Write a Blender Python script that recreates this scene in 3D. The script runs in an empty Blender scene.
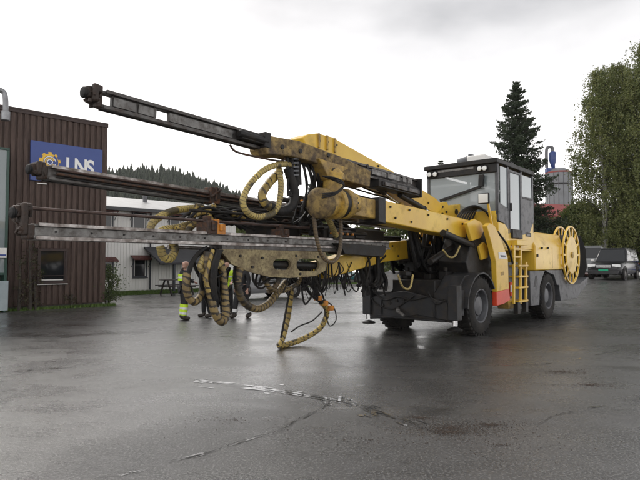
import bpy, math, random
import numpy as np
from mathutils import Vector, Matrix
R = math.radians
random.seed(7); RNG = np.random.default_rng(7)
sc = bpy.context.scene
col = sc.collection

# ------------------------------------------------------------------ camera
F = 535.0; CAMH = 1.65; PITCH = math.atan(22 / F)
cam = bpy.data.objects.new('camera', bpy.data.cameras.new('camera')); col.objects.link(cam)
cam.location = (0, 0, CAMH); cam.rotation_euler = (R(90) + PITCH, 0, 0)
cam.data.sensor_width = 36; cam.data.lens = F / 640 * 36
cam.data.clip_start = 0.1; cam.data.clip_end = 4000
sc.camera = cam
# ------------------------------------------------------------------ sky, sun, exposure
w = bpy.data.worlds.new('World'); sc.world = w; w.use_nodes = True
nt = w.node_tree; nt.nodes.clear(); N = nt.nodes.new; LK = nt.links.new
out = N('ShaderNodeOutputWorld'); bg = N('ShaderNodeBackground'); bg.inputs[1].default_value = 0.1
sky = N('ShaderNodeTexSky'); sky.sky_type = 'NISHITA'; sky.sun_disc = False
SUN_EL, SUN_AZ = R(42), R(-35)          # azimuth measured from +Y towards +X
sky.sun_elevation = SUN_EL; sky.sun_rotation = SUN_AZ
sky.air_density = 1.0; sky.dust_density = 3.0
tc = N('ShaderNodeTexCoord'); mp = N('ShaderNodeMapping'); mp.inputs['Scale'].default_value = (1, 1, 2.6)
LK(tc.outputs['Generated'], mp.inputs[0])
cl = N('ShaderNodeTexNoise'); cl.inputs['Scale'].default_value = 1.7; cl.inputs['Detail'].default_value = 7; cl.inputs['Roughness'].default_value = .48
LK(mp.outputs[0], cl.inputs['Vector'])
cr = N('ShaderNodeValToRGB'); cr.color_ramp.elements[0].position = .36; cr.color_ramp.elements[1].position = .66
cr.color_ramp.elements[0].color = (3.5, 3.46, 3.5, 1); cr.color_ramp.elements[1].color = (7.4, 7.25, 7.2, 1)
sep = N('ShaderNodeSeparateXYZ'); LK(tc.outputs['Generated'], sep.inputs[0])
drift = N('ShaderNodeMath'); drift.operation = 'MULTIPLY_ADD'; LK(sep.outputs['X'], drift.inputs[0]); drift.inputs[1].default_value = -.34; LK(cl.outputs['Fac'], drift.inputs[2]); LK(drift.outputs[0], cr.inputs[0])
mr = N('ShaderNodeMapRange'); mr.inputs[1].default_value = 0.04; mr.inputs[2].default_value = .40; LK(sep.outputs['Z'], mr.inputs[0])
hz = N('ShaderNodeMix'); hz.data_type = 'RGBA'; LK(mr.outputs[0], hz.inputs[0])
hz.inputs[6].default_value = (14.5, 14.1, 13.9, 1); LK(cr.outputs[0], hz.inputs[7])
mx = N('ShaderNodeMix'); mx.data_type = 'RGBA'; mx.inputs[0].default_value = .93
LK(sky.outputs[0], mx.inputs[6]); LK(hz.outputs[2], mx.inputs[7])
LK(mx.outputs[2], bg.inputs[0]); LK(bg.outputs[0], out.inputs[0])
sun = bpy.data.objects.new('sun', bpy.data.lights.new('sun', 'SUN')); col.objects.link(sun)
sun.data.energy = 0.9; sun.data.angle = R(18); sun.data.color = (1, .96, .9)
sd = Vector((math.sin(SUN_AZ) * math.cos(SUN_EL), math.cos(SUN_AZ) * math.cos(SUN_EL), math.sin(SUN_EL)))
sun.rotation_euler = (-sd).to_track_quat('-Z', 'Y').to_euler()
sc.view_settings.view_transform = 'Standard'; sc.view_settings.look = 'None'
sc.view_settings.exposure = 0.78; sc.view_settings.gamma = 1; sc.view_settings.use_curve_mapping = False

# ------------------------------------------------------------------ tags
def tag(o, label=None, cat=None, group=None, kind=None):
    if label: o['label'] = label
    if cat: o['category'] = cat
    if group: o['group'] = group
    if kind: o['kind'] = kind
    return o
def empty(name, loc=(0, 0, 0), rz=0, label=None, cat=None, group=None):
    o = bpy.data.objects.new(name, None); col.objects.link(o); o.location = loc; o.rotation_euler = (0, 0, rz)
    o.empty_display_size = .2
    return tag(o, label, cat, group)

# ------------------------------------------------------------------ frames (measure the site from the photograph)
class Frame:
    def __init__(s, o, ang):
        s.o = Vector(o); s.a = ang; s.inv = Matrix.Rotation(-ang, 3, 'Z')
    def hit(s, px, py, axis, val):
        x, y = (px - 320) / F, (240 - py) / F
        d = Vector((x, math.cos(PITCH) - y * math.sin(PITCH), math.sin(PITCH) + y * math.cos(PITCH)))
        c = s.inv @ (Vector((0, 0, CAMH)) - s.o); d = s.inv @ d
        t = (val - c[axis]) / d[axis]
        return c + d * t
WORLD = Frame((0, 0, 0), 0)
def ground_pt(px, py): return WORLD.hit(px, py, 2, 0)
def at(px, py, Y): return WORLD.hit(px, py, 1, Y)

# ------------------------------------------------------------------ materials
def mat(name, c1, rough=.6, c2=None, scale=3, metal=0, bump=0, bscale=30, spot=None, spot_amt=.5, spot_scale=6, rough2=None, spec=.5, coat=0, detail=6, stretch=None):
    m = bpy.data.materials.new(name); m.use_nodes = True; t = m.node_tree; b = t.nodes['Principled BSDF']
    b.inputs['Base Color'].default_value = (*c1, 1); b.inputs['Roughness'].default_value = rough; b.inputs['Metallic'].default_value = metal
    b.inputs['Specular IOR Level'].default_value = spec; b.inputs['Coat Weight'].default_value = coat
    co = t.nodes.new('ShaderNodeTexCoord'); src = co.outputs['Object']
    if stretch:
        mpn = t.nodes.new('ShaderNodeMapping'); mpn.inputs['Scale'].default_value = stretch
        t.links.new(src, mpn.inputs[0]); src = mpn.outputs[0]
    if c2:
        n = t.nodes.new('ShaderNodeTexNoise'); n.inputs['Scale'].default_value = scale; n.inputs['Detail'].default_value = detail
        n.inputs['Roughness'].default_value = .6
        t.links.new(src, n.inputs['Vector'])
        r = t.nodes.new('ShaderNodeMapRange'); r.inputs[1].default_value = .35; r.inputs[2].default_value = .65
        t.links.new(n.outputs['Fac'], r.inputs[0])
        x = t.nodes.new('ShaderNodeMix'); x.data_type = 'RGBA'; t.links.new(r.outputs[0], x.inputs[0])
        x.inputs[6].default_value = (*c1, 1); x.inputs[7].default_value = (*c2, 1); cur = x.outputs[2]
        if spot:
            n2 = t.nodes.new('ShaderNodeTexNoise'); n2.inputs['Scale'].default_value = spot_scale; n2.inputs['Detail'].default_value = 10; n2.inputs['Roughness'].default_value = .7
            t.links.new(src, n2.inputs['Vector'])
            r2 = t.nodes.new('ShaderNodeMapRange'); r2.inputs[1].default_value = .56 - .25 * spot_amt; r2.inputs[2].default_value = .80 - .25 * spot_amt; r2.inputs[4].default_value = .85
            t.links.new(n2.outputs['Fac'], r2.inputs[0])
            x2 = t.nodes.new('ShaderNodeMix'); x2.data_type = 'RGBA'; t.links.new(r2.outputs[0], x2.inputs[0])
            t.links.new(cur, x2.inputs[6]); x2.inputs[7].default_value = (*spot, 1); cur = x2.outputs[2]
            rr = t.nodes.new('ShaderNodeMapRange'); rr.inputs[3].default_value = rough; rr.inputs[4].default_value = min(1, rough + .3)
            t.links.new(r2.outputs[0], rr.inputs[0]); t.links.new(rr.outputs[0], b.inputs['Roughness'])
        t.links.new(cur, b.inputs['Base Color'])
    if bump:
        n3 = t.nodes.new('ShaderNodeTexNoise'); n3.inputs['Scale'].default_value = bscale; n3.inputs['Detail'].default_value = 5
        t.links.new(src, n3.inputs['Vector'])
        bp = t.nodes.new('ShaderNodeBump'); bp.inputs['Strength'].default_value = bump; bp.inputs['Distance'].default_value = .02
        t.links.new(n3.outputs['Fac'], bp.inputs['Height']); t.links.new(bp.outputs[0], b.inputs['Normal'])
    return m
def glass_mat(name, c, rough=.05, alpha=.35):
    m = mat(name, c, rough, spec=.8); m.node_tree.nodes['Principled BSDF'].inputs['Alpha'].default_value = alpha
    return m
def hose_mat(name, ca, cb, period=.09, duty=.5, cc=None):
    """Spiral-wrapped hose: bands run along the length stored in the UV map."""
    m = bpy.data.materials.new(name); m.use_nodes = True; t = m.node_tree; b = t.nodes['Principled BSDF']; b.inputs['Roughness'].default_value = .55
    uv = t.nodes.new('ShaderNodeUVMap'); uv.uv_map = 'length'
    s = t.nodes.new('ShaderNodeSeparateXYZ'); t.links.new(uv.outputs[0], s.inputs[0])
    def M(op, a, bb=None):
        n = t.nodes.new('ShaderNodeMath'); n.operation = op
        for i, q in enumerate((a, bb)):
            if q is None: continue
            if isinstance(q, (int, float)): n.inputs[i].default_value = q
            else: t.links.new(q, n.inputs[i])
        return n.outputs[0]
    co = t.nodes.new('ShaderNodeTexCoord')
    n = t.nodes.new('ShaderNodeTexNoise'); n.inputs['Scale'].default_value = 4; n.inputs['Detail'].default_value = 3; t.links.new(co.outputs['Object'], n.inputs['Vector'])
    sh = M('ADD', M('DIVIDE', s.outputs[0], period), M('ADD', s.outputs[1], M('MULTIPLY', n.outputs['Fac'], 1.6)))
    fr = M('FRACT', sh)
    n0 = t.nodes.new('ShaderNodeTexNoise'); n0.inputs['Scale'].default_value = 13; t.links.new(co.outputs['Object'], n0.inputs['Vector'])
    band = M('LESS_THAN', fr, M('MULTIPLY', duty, M('MULTIPLY', n0.outputs['Fac'], 2.0)))
    n2 = t.nodes.new('ShaderNodeTexNoise'); n2.inputs['Scale'].default_value = 3.2; n2.inputs['Detail'].default_value = 9; n2.inputs['Roughness'].default_value = .65; t.links.new(co.outputs['Object'], n2.inputs['Vector'])
    r2 = t.nodes.new('ShaderNodeMapRange'); r2.inputs[1].default_value = .38; r2.inputs[2].default_value = .70; t.links.new(n2.outputs['Fac'], r2.inputs[0])
    x = t.nodes.new('ShaderNodeMix'); x.data_type = 'RGBA'; t.links.new(band, x.inputs[0]); x.inputs[6].default_value = (*ca, 1); x.inputs[7].default_value = (*cb, 1)
    x2 = t.nodes.new('ShaderNodeMix'); x2.data_type = 'RGBA'; t.links.new(M('MULTIPLY', r2.outputs[0], .92), x2.inputs[0]); t.links.new(x.outputs[2], x2.inputs[6]); x2.inputs[7].default_value = (*(cc or (.07, .05, .03)), 1)
    n4 = t.nodes.new('ShaderNodeTexNoise'); n4.inputs['Scale'].default_value = 2.1; n4.inputs['Detail'].default_value = 3; t.links.new(co.outputs['Object'], n4.inputs['Vector'])
    r4 = t.nodes.new('ShaderNodeMapRange'); r4.inputs[1].default_value = .57; r4.inputs[2].default_value = .61; t.links.new(n4.outputs['Fac'], r4.inputs[0])
    x3 = t.nodes.new('ShaderNodeMix'); x3.data_type = 'RGBA'; t.links.new(M('MULTIPLY', r4.outputs[0], .85), x3.inputs[0]); t.links.new(x2.outputs[2], x3.inputs[6]); x3.inputs[7].default_value = (.022, .019, .015, 1)
    t.links.new(x3.outputs[2], b.inputs['Base Color'])
    return m
YEL = mat('yellow_paint', (.80, .525, .05), .34, (.66, .40, .045), .9, spot=(.30, .19, .05), spot_amt=.10, spot_scale=2.2, bump=.08, bscale=14)
YELD = mat('dirty_yellow_paint', (.58, .37, .06), .5, (.26, .17, .06), 3.2, spot=(.08, .055, .035), spot_amt=.42, spot_scale=9, bump=.25)
RUSTP = mat('mud_caked_steel', (.34, .235, .08), .7, (.12, .085, .05), 5, spot=(.06, .042, .03), spot_amt=.5, spot_scale=10, bump=.5)
BEIGE = mat('worn_cradle_paint', (.40, .33, .17), .65, (.16, .12, .065), 5, spot=(.08, .055, .035), spot_amt=.42, spot_scale=22, bump=.4)
RUST = mat('rusty_steel', (.065, .038, .028), .7, (.03, .022, .018), 8, spot=(.2, .08, .03), spot_amt=.3, spot_scale=12, bump=.5)
BLK = mat('black_steel', (.012, .012, .012), .5, (.020, .018, .017), 5, spot=(.055, .042, .03), spot_amt=.25, bump=.2, spec=.3)
RUB = mat('black_rubber', (.011, .011, .012), .6, (.026, .023, .02), 7, bump=.3, bscale=40, spec=.3)
DRUB = mat('shade_black_rubber', (.008, .008, .0085), .5, (.012, .011, .010), 7, bump=.3, bscale=40, spec=.25)  # darker copy of the rubber; shade among the booms put into the colour
TYRE = mat('tyre_rubber', (.015, .015, .015), .8, (.034, .030, .026), 4, bump=.4, bscale=60, spec=.25)
DGREY = mat('blackened_grey_paint', (.032, .033, .036), .5, (.020, .020, .021), 2, spot=(.06, .048, .036), spot_amt=.3, bump=.15, spec=.3)
GREY = mat('dark_grey_paint', (.085, .088, .095), .45, (.06, .06, .064), 2, spot=(.03, .027, .025), spot_amt=.25, bump=.1)
GREYM = mat('grey_rim_paint', (.13, .135, .145), .5, (.08, .08, .085), 4)
ALU = mat('worn_aluminium', (.22, .215, .205), .42, (.12, .115, .11), 6, metal=.55, spot=(.07, .055, .045), spot_amt=.35, spot_scale=10, bump=.2, stretch=(1, 1, 1))
ALUD = mat('dark_aluminium', (.12, .115, .11), .4, (.06, .056, .052), 5, metal=.4, spot=(.05, .03, .022), spot_amt=.4, spot_scale=9, bump=.25)
RAIL = mat('bright_rail', (.40, .38, .365), .3, (.16, .14, .13), 7, metal=.8, spot=(.07, .045, .03), spot_amt=.45, spot_scale=5)
ROD = mat('brown_drill_steel', (.11, .07, .058), .4, (.06, .04, .034), 9, metal=.5)
CHR = mat('chrome_rod', (.7, .7, .7), .15, metal=1)
RED = mat('red_orange_paint', (.72, .07, .025), .4, (.6, .06, .025), 3)
WHT = mat('white_paint', (.78, .77, .74), .45, (.7, .69, .66), 2)
ORG = mat('orange_fitting', (.75, .30, .03), .5, (.4, .15, .03), 12)
HYEL = hose_mat('yellow_wrapped_hose', (.57, .44, .13), (.12, .09, .04), .05, .26, (.16, .12, .06))
HYB = hose_mat('yellow_black_wrapped_hose', (.50, .36, .09), (.03, .026, .02), .12, .30, (.12, .085, .045))
HOL = hose_mat('muddy_wrapped_hose', (.28, .20, .075), (.03, .023, .016), .09, .36, (.055, .038, .024))
HBR = hose_mat('brown_wrapped_hose', (.17, .12, .06), (.05, .035, .022), .05, .4, (.08, .055, .03))
GLS = glass_mat('cab_glass', (.33, .38, .39), .04, .55)  # pale base colour stands in for the sky reflected in the glass
GLS2 = glass_mat('side_glass', (.34, .39, .40), .04, .93)  # sky reflection painted as a pale, nearly opaque base colour
DGLS = mat('dark_window_glass', (.012, .014, .016), .06, spec=.45)
LAMP = mat('lamp_lens', (.75, .76, .74), .12, spec=.9)

# ------------------------------------------------------------------ mesh builder
def basis(a):
    a = Vector(a).normalized(); r = Vector((0, 0, 1)) if abs(a.z) < .95 else Vector((1, 0, 0))
    s = a.cross(r).normalized(); return a, s, s.cross(a).normalized()
class MB:
    def __init__(s): s.v = []; s.f = []; s.uv = {}
    def add(s, vs, fs):
        k = len(s.v); s.v += [tuple(q) for q in vs]; s.f += [tuple(i + k for i in f) for f in fs]; return s
    def box(s, lo, hi, M=None):
        vs = [Vector((x, y, z)) for x in (lo[0], hi[0]) for y in (lo[1], hi[1]) for z in (lo[2], hi[2])]
        if M is not None: vs = [M @ q for q in vs]
        return s.add(vs, [(0, 1, 3, 2), (4, 6, 7, 5), (0, 4, 5, 1), (2, 3, 7, 6), (0, 2, 6, 4), (1, 5, 7, 3)])
    def beam(s, p0, p1, w, h, w1=None, h1=None, up=None):
        p0, p1 = Vector(p0), Vector(p1); a = (p1 - p0).normalized(); u = Vector(up) if up else Vector((0, 0, 1))
        if abs(a.dot(u)) > .95: u = Vector((1, 0, 0))
        sd = a.cross(u).normalized(); u = sd.cross(a).normalized(); w1 = w if w1 is None else w1; h1 = h if h1 is None else h1
        vs = [p0 + sd * i * w / 2 + u * j * h / 2 for i in (-1, 1) for j in (-1, 1)] + [p1 + sd * i * w1 / 2 + u * j * h1 / 2 for i in (-1, 1) for j in (-1, 1)]
        return s.add(vs, [(0, 1, 3, 2), (4, 6, 7, 5), (0, 4, 5, 1), (2, 3, 7, 6), (0, 2, 6, 4), (1, 5, 7, 3)])
    def cyl(s, p0, p1, r0, r1=None, n=16):
        return s.lathe(p0, Vector(p1) - Vector(p0), [(0, 0), (r0, 0), (r0 if r1 is None else r1, 1), (0, 1)], n, True)
    def lathe(s, c, axis, prof, n=24, rel=False):
        c = Vector(c); L = Vector(axis).length if rel else 1; a, u, w_ = basis(axis); k = len(s.v)
        for r, h in prof:
            for i in range(n):
                t = 2 * math.pi * i / n; s.v.append(tuple(c + a * h * L + (u * math.cos(t) + w_ * math.sin(t)) * max(r, 1e-4)))
        for j in range(len(prof) - 1):
            for i in range(n):
                q = (i + 1) % n; s.f.append((k + j * n + i, k + j * n + q, k + (j + 1) * n + q, k + (j + 1) * n + i))
        return s
    def prism(s, pts, off):
        pts = [Vector(p) for p in pts]; off = Vector(off); n = len(pts)
        return s.add(pts + [p + off for p in pts], [tuple(range(n))[::-1], tuple(range(n, 2 * n))] + [(i, (i + 1) % n, (i + 1) % n + n, i + n) for i in range(n)])
    def quad(s, *p): return s.add(p, [tuple(range(len(p)))])
    def tube(s, pts, r, n=10, ripple=0, step=.02):
        pts = [Vector(p) for p in pts]; P = catmull(pts, step); k0 = len(s.v)
        L = 0; T = None; u = None
        for i, p in enumerate(P):
            d = (P[min(i + 1, len(P) - 1)] - P[max(i - 1, 0)]).normalized()
            if u is None: u = basis(d)[1]
            u = (u - d * u.dot(d)).normalized(); w_ = d.cross(u)
            if i: L += (p - P[i - 1]).length
            rr = r[0] + (r[1] - r[0]) * i / (len(P) - 1) if isinstance(r, tuple) else r
            if ripple: rr *= 1 + (ripple if i % 2 else -ripple)
            for j in range(n):
                t = 2 * math.pi * j / n; s.uv[len(s.v)] = (L, j / n); s.v.append(tuple(p + (u * math.cos(t) + w_ * math.sin(t)) * rr))
        m = len(P)
        for i in range(m - 1):
            for j in range(n):
                q = (j + 1) % n; s.f.append((k0 + i * n + j, k0 + i * n + q, k0 + (i + 1) * n + q, k0 + (i + 1) * n + j))
        s.f.append(tuple(k0 + j for j in range(n))[::-1]); s.f.append(tuple(k0 + (m - 1) * n + j for j in range(n)))
        return s
    def build(s, name, m, parent=None, bevel=0, smooth=35, kind=None):
        me = bpy.data.meshes.new(name); me.from_pydata(s.v, [], s.f); me.update()
        if s.uv:
            ul = me.uv_layers.new(name='length'); vi = np.zeros(len(me.loops), dtype=np.int32); me.loops.foreach_get('vertex_index', vi)
            arr = np.zeros((len(s.v), 2), dtype=np.float32)
            for k, q in s.uv.items(): arr[k] = q
            ul.data.foreach_set('uv', arr[vi].ravel())
        o = bpy.data.objects.new(name, me); col.objects.link(o)
        if isinstance(m, (list, tuple)):
            for q in m: me.materials.append(q)
        else: me.materials.append(m)
        if smooth: me.shade_smooth(); me.set_sharp_from_angle(angle=R(smooth))
        if parent: o.parent = parent
        if bevel:
            b = o.modifiers.new('bevel', 'BEVEL'); b.width = bevel; b.segments = 2; b.limit_method = 'ANGLE'; b.angle_limit = R(40); b.harden_normals = False
        if kind: o['kind'] = kind
        return o
def catmull(pts, step):
    if len(pts) < 3:
        n = max(2, int((pts[1] - pts[0]).length / step)); return [pts[0].lerp(pts[1], i / n) for i in range(n + 1)]
    P = [pts[0] * 2 - pts[1]] + pts + [pts[-1] * 2 - pts[-2]]; o = []
    for i in range(1, len(P) - 2):
        a, b, c, d = P[i - 1:i + 3]; n = max(2, int((c - b).length / step))
        for k in range(n):
            t = k / n; o.append(.5 * ((2 * b) + (c - a) * t + (2 * a - 5 * b + 4 * c - d) * t * t + (3 * b - a - 3 * c + d) * t ** 3))
    return o + [pts[-1]]
def sstep(x, a, b):
    t = min(1, max(0, (x - a) / (b - a))); return t * t * (3 - 2 * t)
def gz(x, y):
    """Height of the yard: level round the machine, rising gently towards the car park at the back right."""
    return .62 * sstep(y, 19, 33) * sstep(x - .28 * y, 2, 7)
exec_parts = []

# ================================================================== GROUND
def asphalt_material():
    m = bpy.data.materials.new('wet_asphalt'); m.use_nodes = True; t = m.node_tree; b = t.nodes['Principled BSDF']; nn = t.nodes.new; lk = t.links.new
    co = nn('ShaderNodeTexCoord').outputs['Object']
    def noise(sc_, det=6, rg=.6, st=None):
        n = nn('ShaderNodeTexNoise'); n.inputs['Scale'].default_value = sc_; n.inputs['Detail'].default_value = det; n.inputs['Roughness'].default_value = rg
        if st:
            q = nn('ShaderNodeMapping'); q.inputs['Scale'].default_value = st; q.inputs['Rotation'].default_value = (0, 0, .5); lk(co, q.inputs[0]); lk(q.outputs[0], n.inputs['Vector'])
        else: lk(co, n.inputs['Vector'])
        return n.outputs['Fac']
    def rng(x, a, b_, c=0, d=1):
        r = nn('ShaderNodeMapRange'); r.inputs[1].default_value = a; r.inputs[2].default_value = b_; r.inputs[3].default_value = c; r.inputs[4].default_value = d; lk(x, r.inputs[0]); return r.outputs[0]
    def mixc(f, a, b_):
        x = nn('ShaderNodeMix'); x.data_type = 'RGBA'; lk(f, x.inputs[0])
        for i, q in ((6, a), (7, b_)):
            if isinstance(q, tuple): x.inputs[i].default_value = (*q, 1)
            else: lk(q, x.inputs[i])
        return x.outputs[2]
    def mul(a, b_):
        n = nn('ShaderNodeMath'); n.operation = 'MULTIPLY'; lk(a, n.inputs[0])
        if isinstance(b_, (int, float)): n.inputs[1].default_value = b_
        else: lk(b_, n.inputs[1])
        return n.outputs[0]
    big = noise(.22, 9, .68, (1, 1.7, 1)); mid = noise(1.1, 10, .74); fine = noise(46, 5, .72); grit = noise(160, 2)
    wet = rng(big, .40, .60); wet2 = rng(mid, .38, .66)
    c = mixc(rng(mid, .35, .68), (.028, .0272, .0265), (.085, .083, .080))
    c = mixc(mul(rng(fine, .52, .66), .9), c, (.24, .235, .225))
    dirt = rng(noise(.45, 9, .72), .60, .72)
    c = mixc(mul(dirt, .55), c, (.06, .045, .034))
    lk(c, b.inputs['Base Color'])
    rg = nn('ShaderNodeMath'); rg.operation = 'ADD'; lk(mul(wet, -.17), rg.inputs[0])
    r2 = nn('ShaderNodeMath'); r2.operation = 'ADD'; lk(rng(mid, .35, .7, .27, .48), r2.inputs[0]); lk(mul(dirt, .12), r2.inputs[1]); lk(r2.outputs[0], rg.inputs[1])
    lk(rg.outputs[0], b.inputs['Roughness'])
    b.inputs['Specular IOR Level'].default_value = .5; b.inputs['IOR'].default_value = 1.45
    pud = rng(noise(.33, 8, .66, (1, 2.0, 1)), .56, .61); inv = rng(pud, 0, 1, 1, .12)
    lk(mul(rng(wet, 0, 1, .5, 1.0), rng(fine, .40, .56, .2, 1.0)), b.inputs['Coat Weight']); b.inputs['Coat IOR'].default_value = 1.5; lk(mul(rng(wet2, 0, 1, .34, .12), rng(pud, 0, 1, 1, .4)), b.inputs['Coat Roughness'])
    bp = nn('ShaderNodeBump'); bp.inputs['Distance'].default_value = .006; lk(fine, bp.inputs['Height']); lk(rng(wet, 0, 1, .8, .28), bp.inputs['Strength'])
    bp2 = nn('ShaderNodeBump'); bp2.inputs['Distance'].default_value = .05; bp2.inputs['Strength'].default_value = .25; lk(mid, bp2.inputs['Height']); lk(bp.outputs[0], bp2.inputs['Normal'])
    lk(bp2.outputs[0], b.inputs['Normal'])
    bp3 = nn('ShaderNodeBump'); bp3.inputs['Distance'].default_value = .009; lk(fine, bp3.inputs['Height']); lk(mul(rng(wet2, 0, 1, 1.0, .5), inv), bp3.inputs['Strength'])
    bp4 = nn('ShaderNodeBump'); bp4.inputs['Distance'].default_value = .05; bp4.inputs['Strength'].default_value = .12; lk(mid, bp4.inputs['Height']); lk(mul(inv, .22), bp4.inputs['Strength']); lk(bp3.outputs[0], bp4.inputs['Normal']); lk(bp4.outputs[0], b.inputs['Coat Normal'])
    return m
ASPH = asphalt_material()
def grid_ground():
    xs = np.concatenate([np.linspace(-600, -40, 12), np.linspace(-36, 50, 87), np.linspace(60, 600, 12)])
    ys = np.concatenate([np.linspace(-60, -5, 6), np.linspace(0, 60, 61), np.linspace(70, 900, 12)])
    b = MB(); vs = [(x, y, gz(x, y)) for y in ys for x in xs]; nx = len(xs)
    fs = [(j * nx + i, j * nx + i + 1, (j + 1) * nx + i + 1, (j + 1) * nx + i) for j in range(len(ys) - 1) for i in range(nx - 1)]
    b.add(vs, fs).build('yard_ground', ASPH, smooth=60, kind='structure')
grid_ground()
# water lying in the worn seams of the asphalt
WATER = mat('shallow_water', (.06, .059, .057), .22, (.11, .107, .10), 6, bump=.6, bscale=25, spec=.9, coat=1)
def seam(pts, wid, seed, name='wet_seam', fill=.55):
    """Broken water slivers and a thin torn crack along a worn joint in the asphalt."""
    rr = random.Random(seed); P = catmull([ground_pt(*p) for p in pts], .03); n = len(P); b = MB(); i = 1
    while i < n - 8:
        ln = rr.randint(3, 12); d = (P[min(i + ln, n - 1)] - P[i]).normalized(); sd_ = Vector((-d.y, d.x, 0))
        if rr.random() < fill:
            for q in range(rr.randint(2, 6)):
                c = P[min(n - 1, i + ln // 2)] + sd_ * rr.gauss(0, wid * 1.1) + d * rr.uniform(-.1, .1); la, lb = ln * .03 * rr.uniform(.15, .6), wid * rr.uniform(.08, .35); m_ = 16; ph = rr.random() * 6
                ring = [c + d * math.cos(6.283 * k / m_) * la * (1 + .3 * math.sin(3 * k + ph) + rr.uniform(-.25, .25)) + sd_ * math.sin(6.283 * k / m_) * lb * (1 + rr.uniform(-.4, .4)) for k in range(m_)]
                k0 = len(b.v); zq = .0045 + .0004 * rr.random(); b.v += [(p.x, p.y, zq) for p in ring]; b.f.append(tuple(range(k0, k0 + m_)))
        i += max(2, ln // 2)
    b.build(name, WATER, smooth=0, kind='structure'); c_ = MB(); i = 0
    while i < n - 2:
        ln = rr.randint(4, 30)
        if rr.random() < .75:
            seg = P[i:min(n, i + ln)]; L_ = []; R_ = []
            for k, p in enumerate(seg):
                d = (P[min(i + k + 1, n - 1)] - P[max(i + k - 1, 0)]).normalized(); sd_ = Vector((-d.y, d.x, 0)); p = p + sd_ * (rr.gauss(0, .006) + .03 * math.sin((i + k) * .21)); w_ = rr.uniform(.001, .006) * min(1, k + .3, len(seg) - k); L_.append(p + sd_ * w_); R_.append(p - sd_ * w_)
            m_ = len(seg)
            if m_ > 1: c_.add([(q.x, q.y, .0085) for q in L_ + R_], [(k, k + m_, k + 1 + m_, k + 1) for k in range(m_ - 1)])
        i += ln
    c_.build('asphalt_crack', CRACK, smooth=0, kind='structure')
CRACK = mat('dark_crack', (.012, .011, .010), .8)
seam([(188, 379), (240, 387), (300, 394), (350, 404), (400, 420), (440, 436)], .05, 1)
seam([(205, 383), (255, 388), (300, 395)], .09, 5)
seam([(315, 395), (352, 405), (385, 417)], .10, 6)
seam([(120, 476), (185, 458), (250, 440), (300, 420), (330, 402)], .02, 2, fill=.25)
seam([(10, 372), (60, 368), (110, 360)], .05, 3, fill=.4)
seam([(470, 470), (520, 430), (600, 405), (640, 398)], .02, 8, fill=.1)
seam([(420, 352), (500, 365), (560, 362), (620, 350)], .03, 9, fill=.15)
def gravel(name, spots, seed):
    rr = random.Random(seed); b = MB()
    for (px, py, rad, n) in spots:
        c = ground_pt(px, py)
        for _ in range(n):
            a = rr.random() * 6.28; q = rad * abs(rr.gauss(0, .34)) ** 1.2; x, y = c.x + math.cos(a) * q * 1.7, c.y + math.sin(a) * q * .8
            s = rr.uniform(.0015, .006); M = Matrix.Translation((x, y, gz(x, y) + s * .4)) @ Matrix.Rotation(rr.random() * 6, 4, (rr.random(), rr.random(), 1))
            b.add([M @ Vector(v) for v in ((s, 0, 0), (-s, .2 * s, 0), (0, s, 0), (0, -s, .2 * s), (0, 0, s * .7), (0, 0, -s * .6))], [(0, 2, 4), (2, 1, 4), (1, 3, 4), (3, 0, 4), (2, 0, 5), (1, 2, 5), (3, 1, 5), (0, 3, 5)])
    o = b.build(name, mat('brown_gravel', (.10, .07, .05), .7, (.06, .045, .035), 30), smooth=0, kind='stuff')
    tag(o, 'loose brown gravel and dirt scattered on the wet asphalt', 'gravel')
gravel('loose_gravel', [(450, 432, .5, 1200), (490, 425, .4, 700), (420, 418, .25, 350), (560, 372, .8, 900), (590, 385, .6, 500), (230, 420, 1.2, 160), (370, 440, 1.2, 200), (500, 445, 1.0, 260), (450, 428, .9, 1200)], 4)

# ================================================================== DRILLING RIG
RIG_O = (2.72, 12.87, 0); RIG_A = math.atan2(-.765, -.644)
rig = empty('drilling_rig', RIG_O, RIG_A, 'huge yellow three-boom drilling rig with hanging wrapped hoses and dark feed beams', 'drilling rig')
RF = Frame(RIG_O, RIG_A)
def Q(px, py, v): return RF.hit(px, py, 1, v)          # point of the rig in the lengthwise plane at offset v
def QU(px, py, u): return RF.hit(px, py, 0, u)         # point of the rig in the crosswise plane at u
def plate(name, pts, v, th, m, parent=rig, bevel=.012):
    return MB().prism([Q(x, y, v) for x, y in pts], (0, -th, 0)).build(name, m, parent, bevel, smooth=30)
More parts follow.
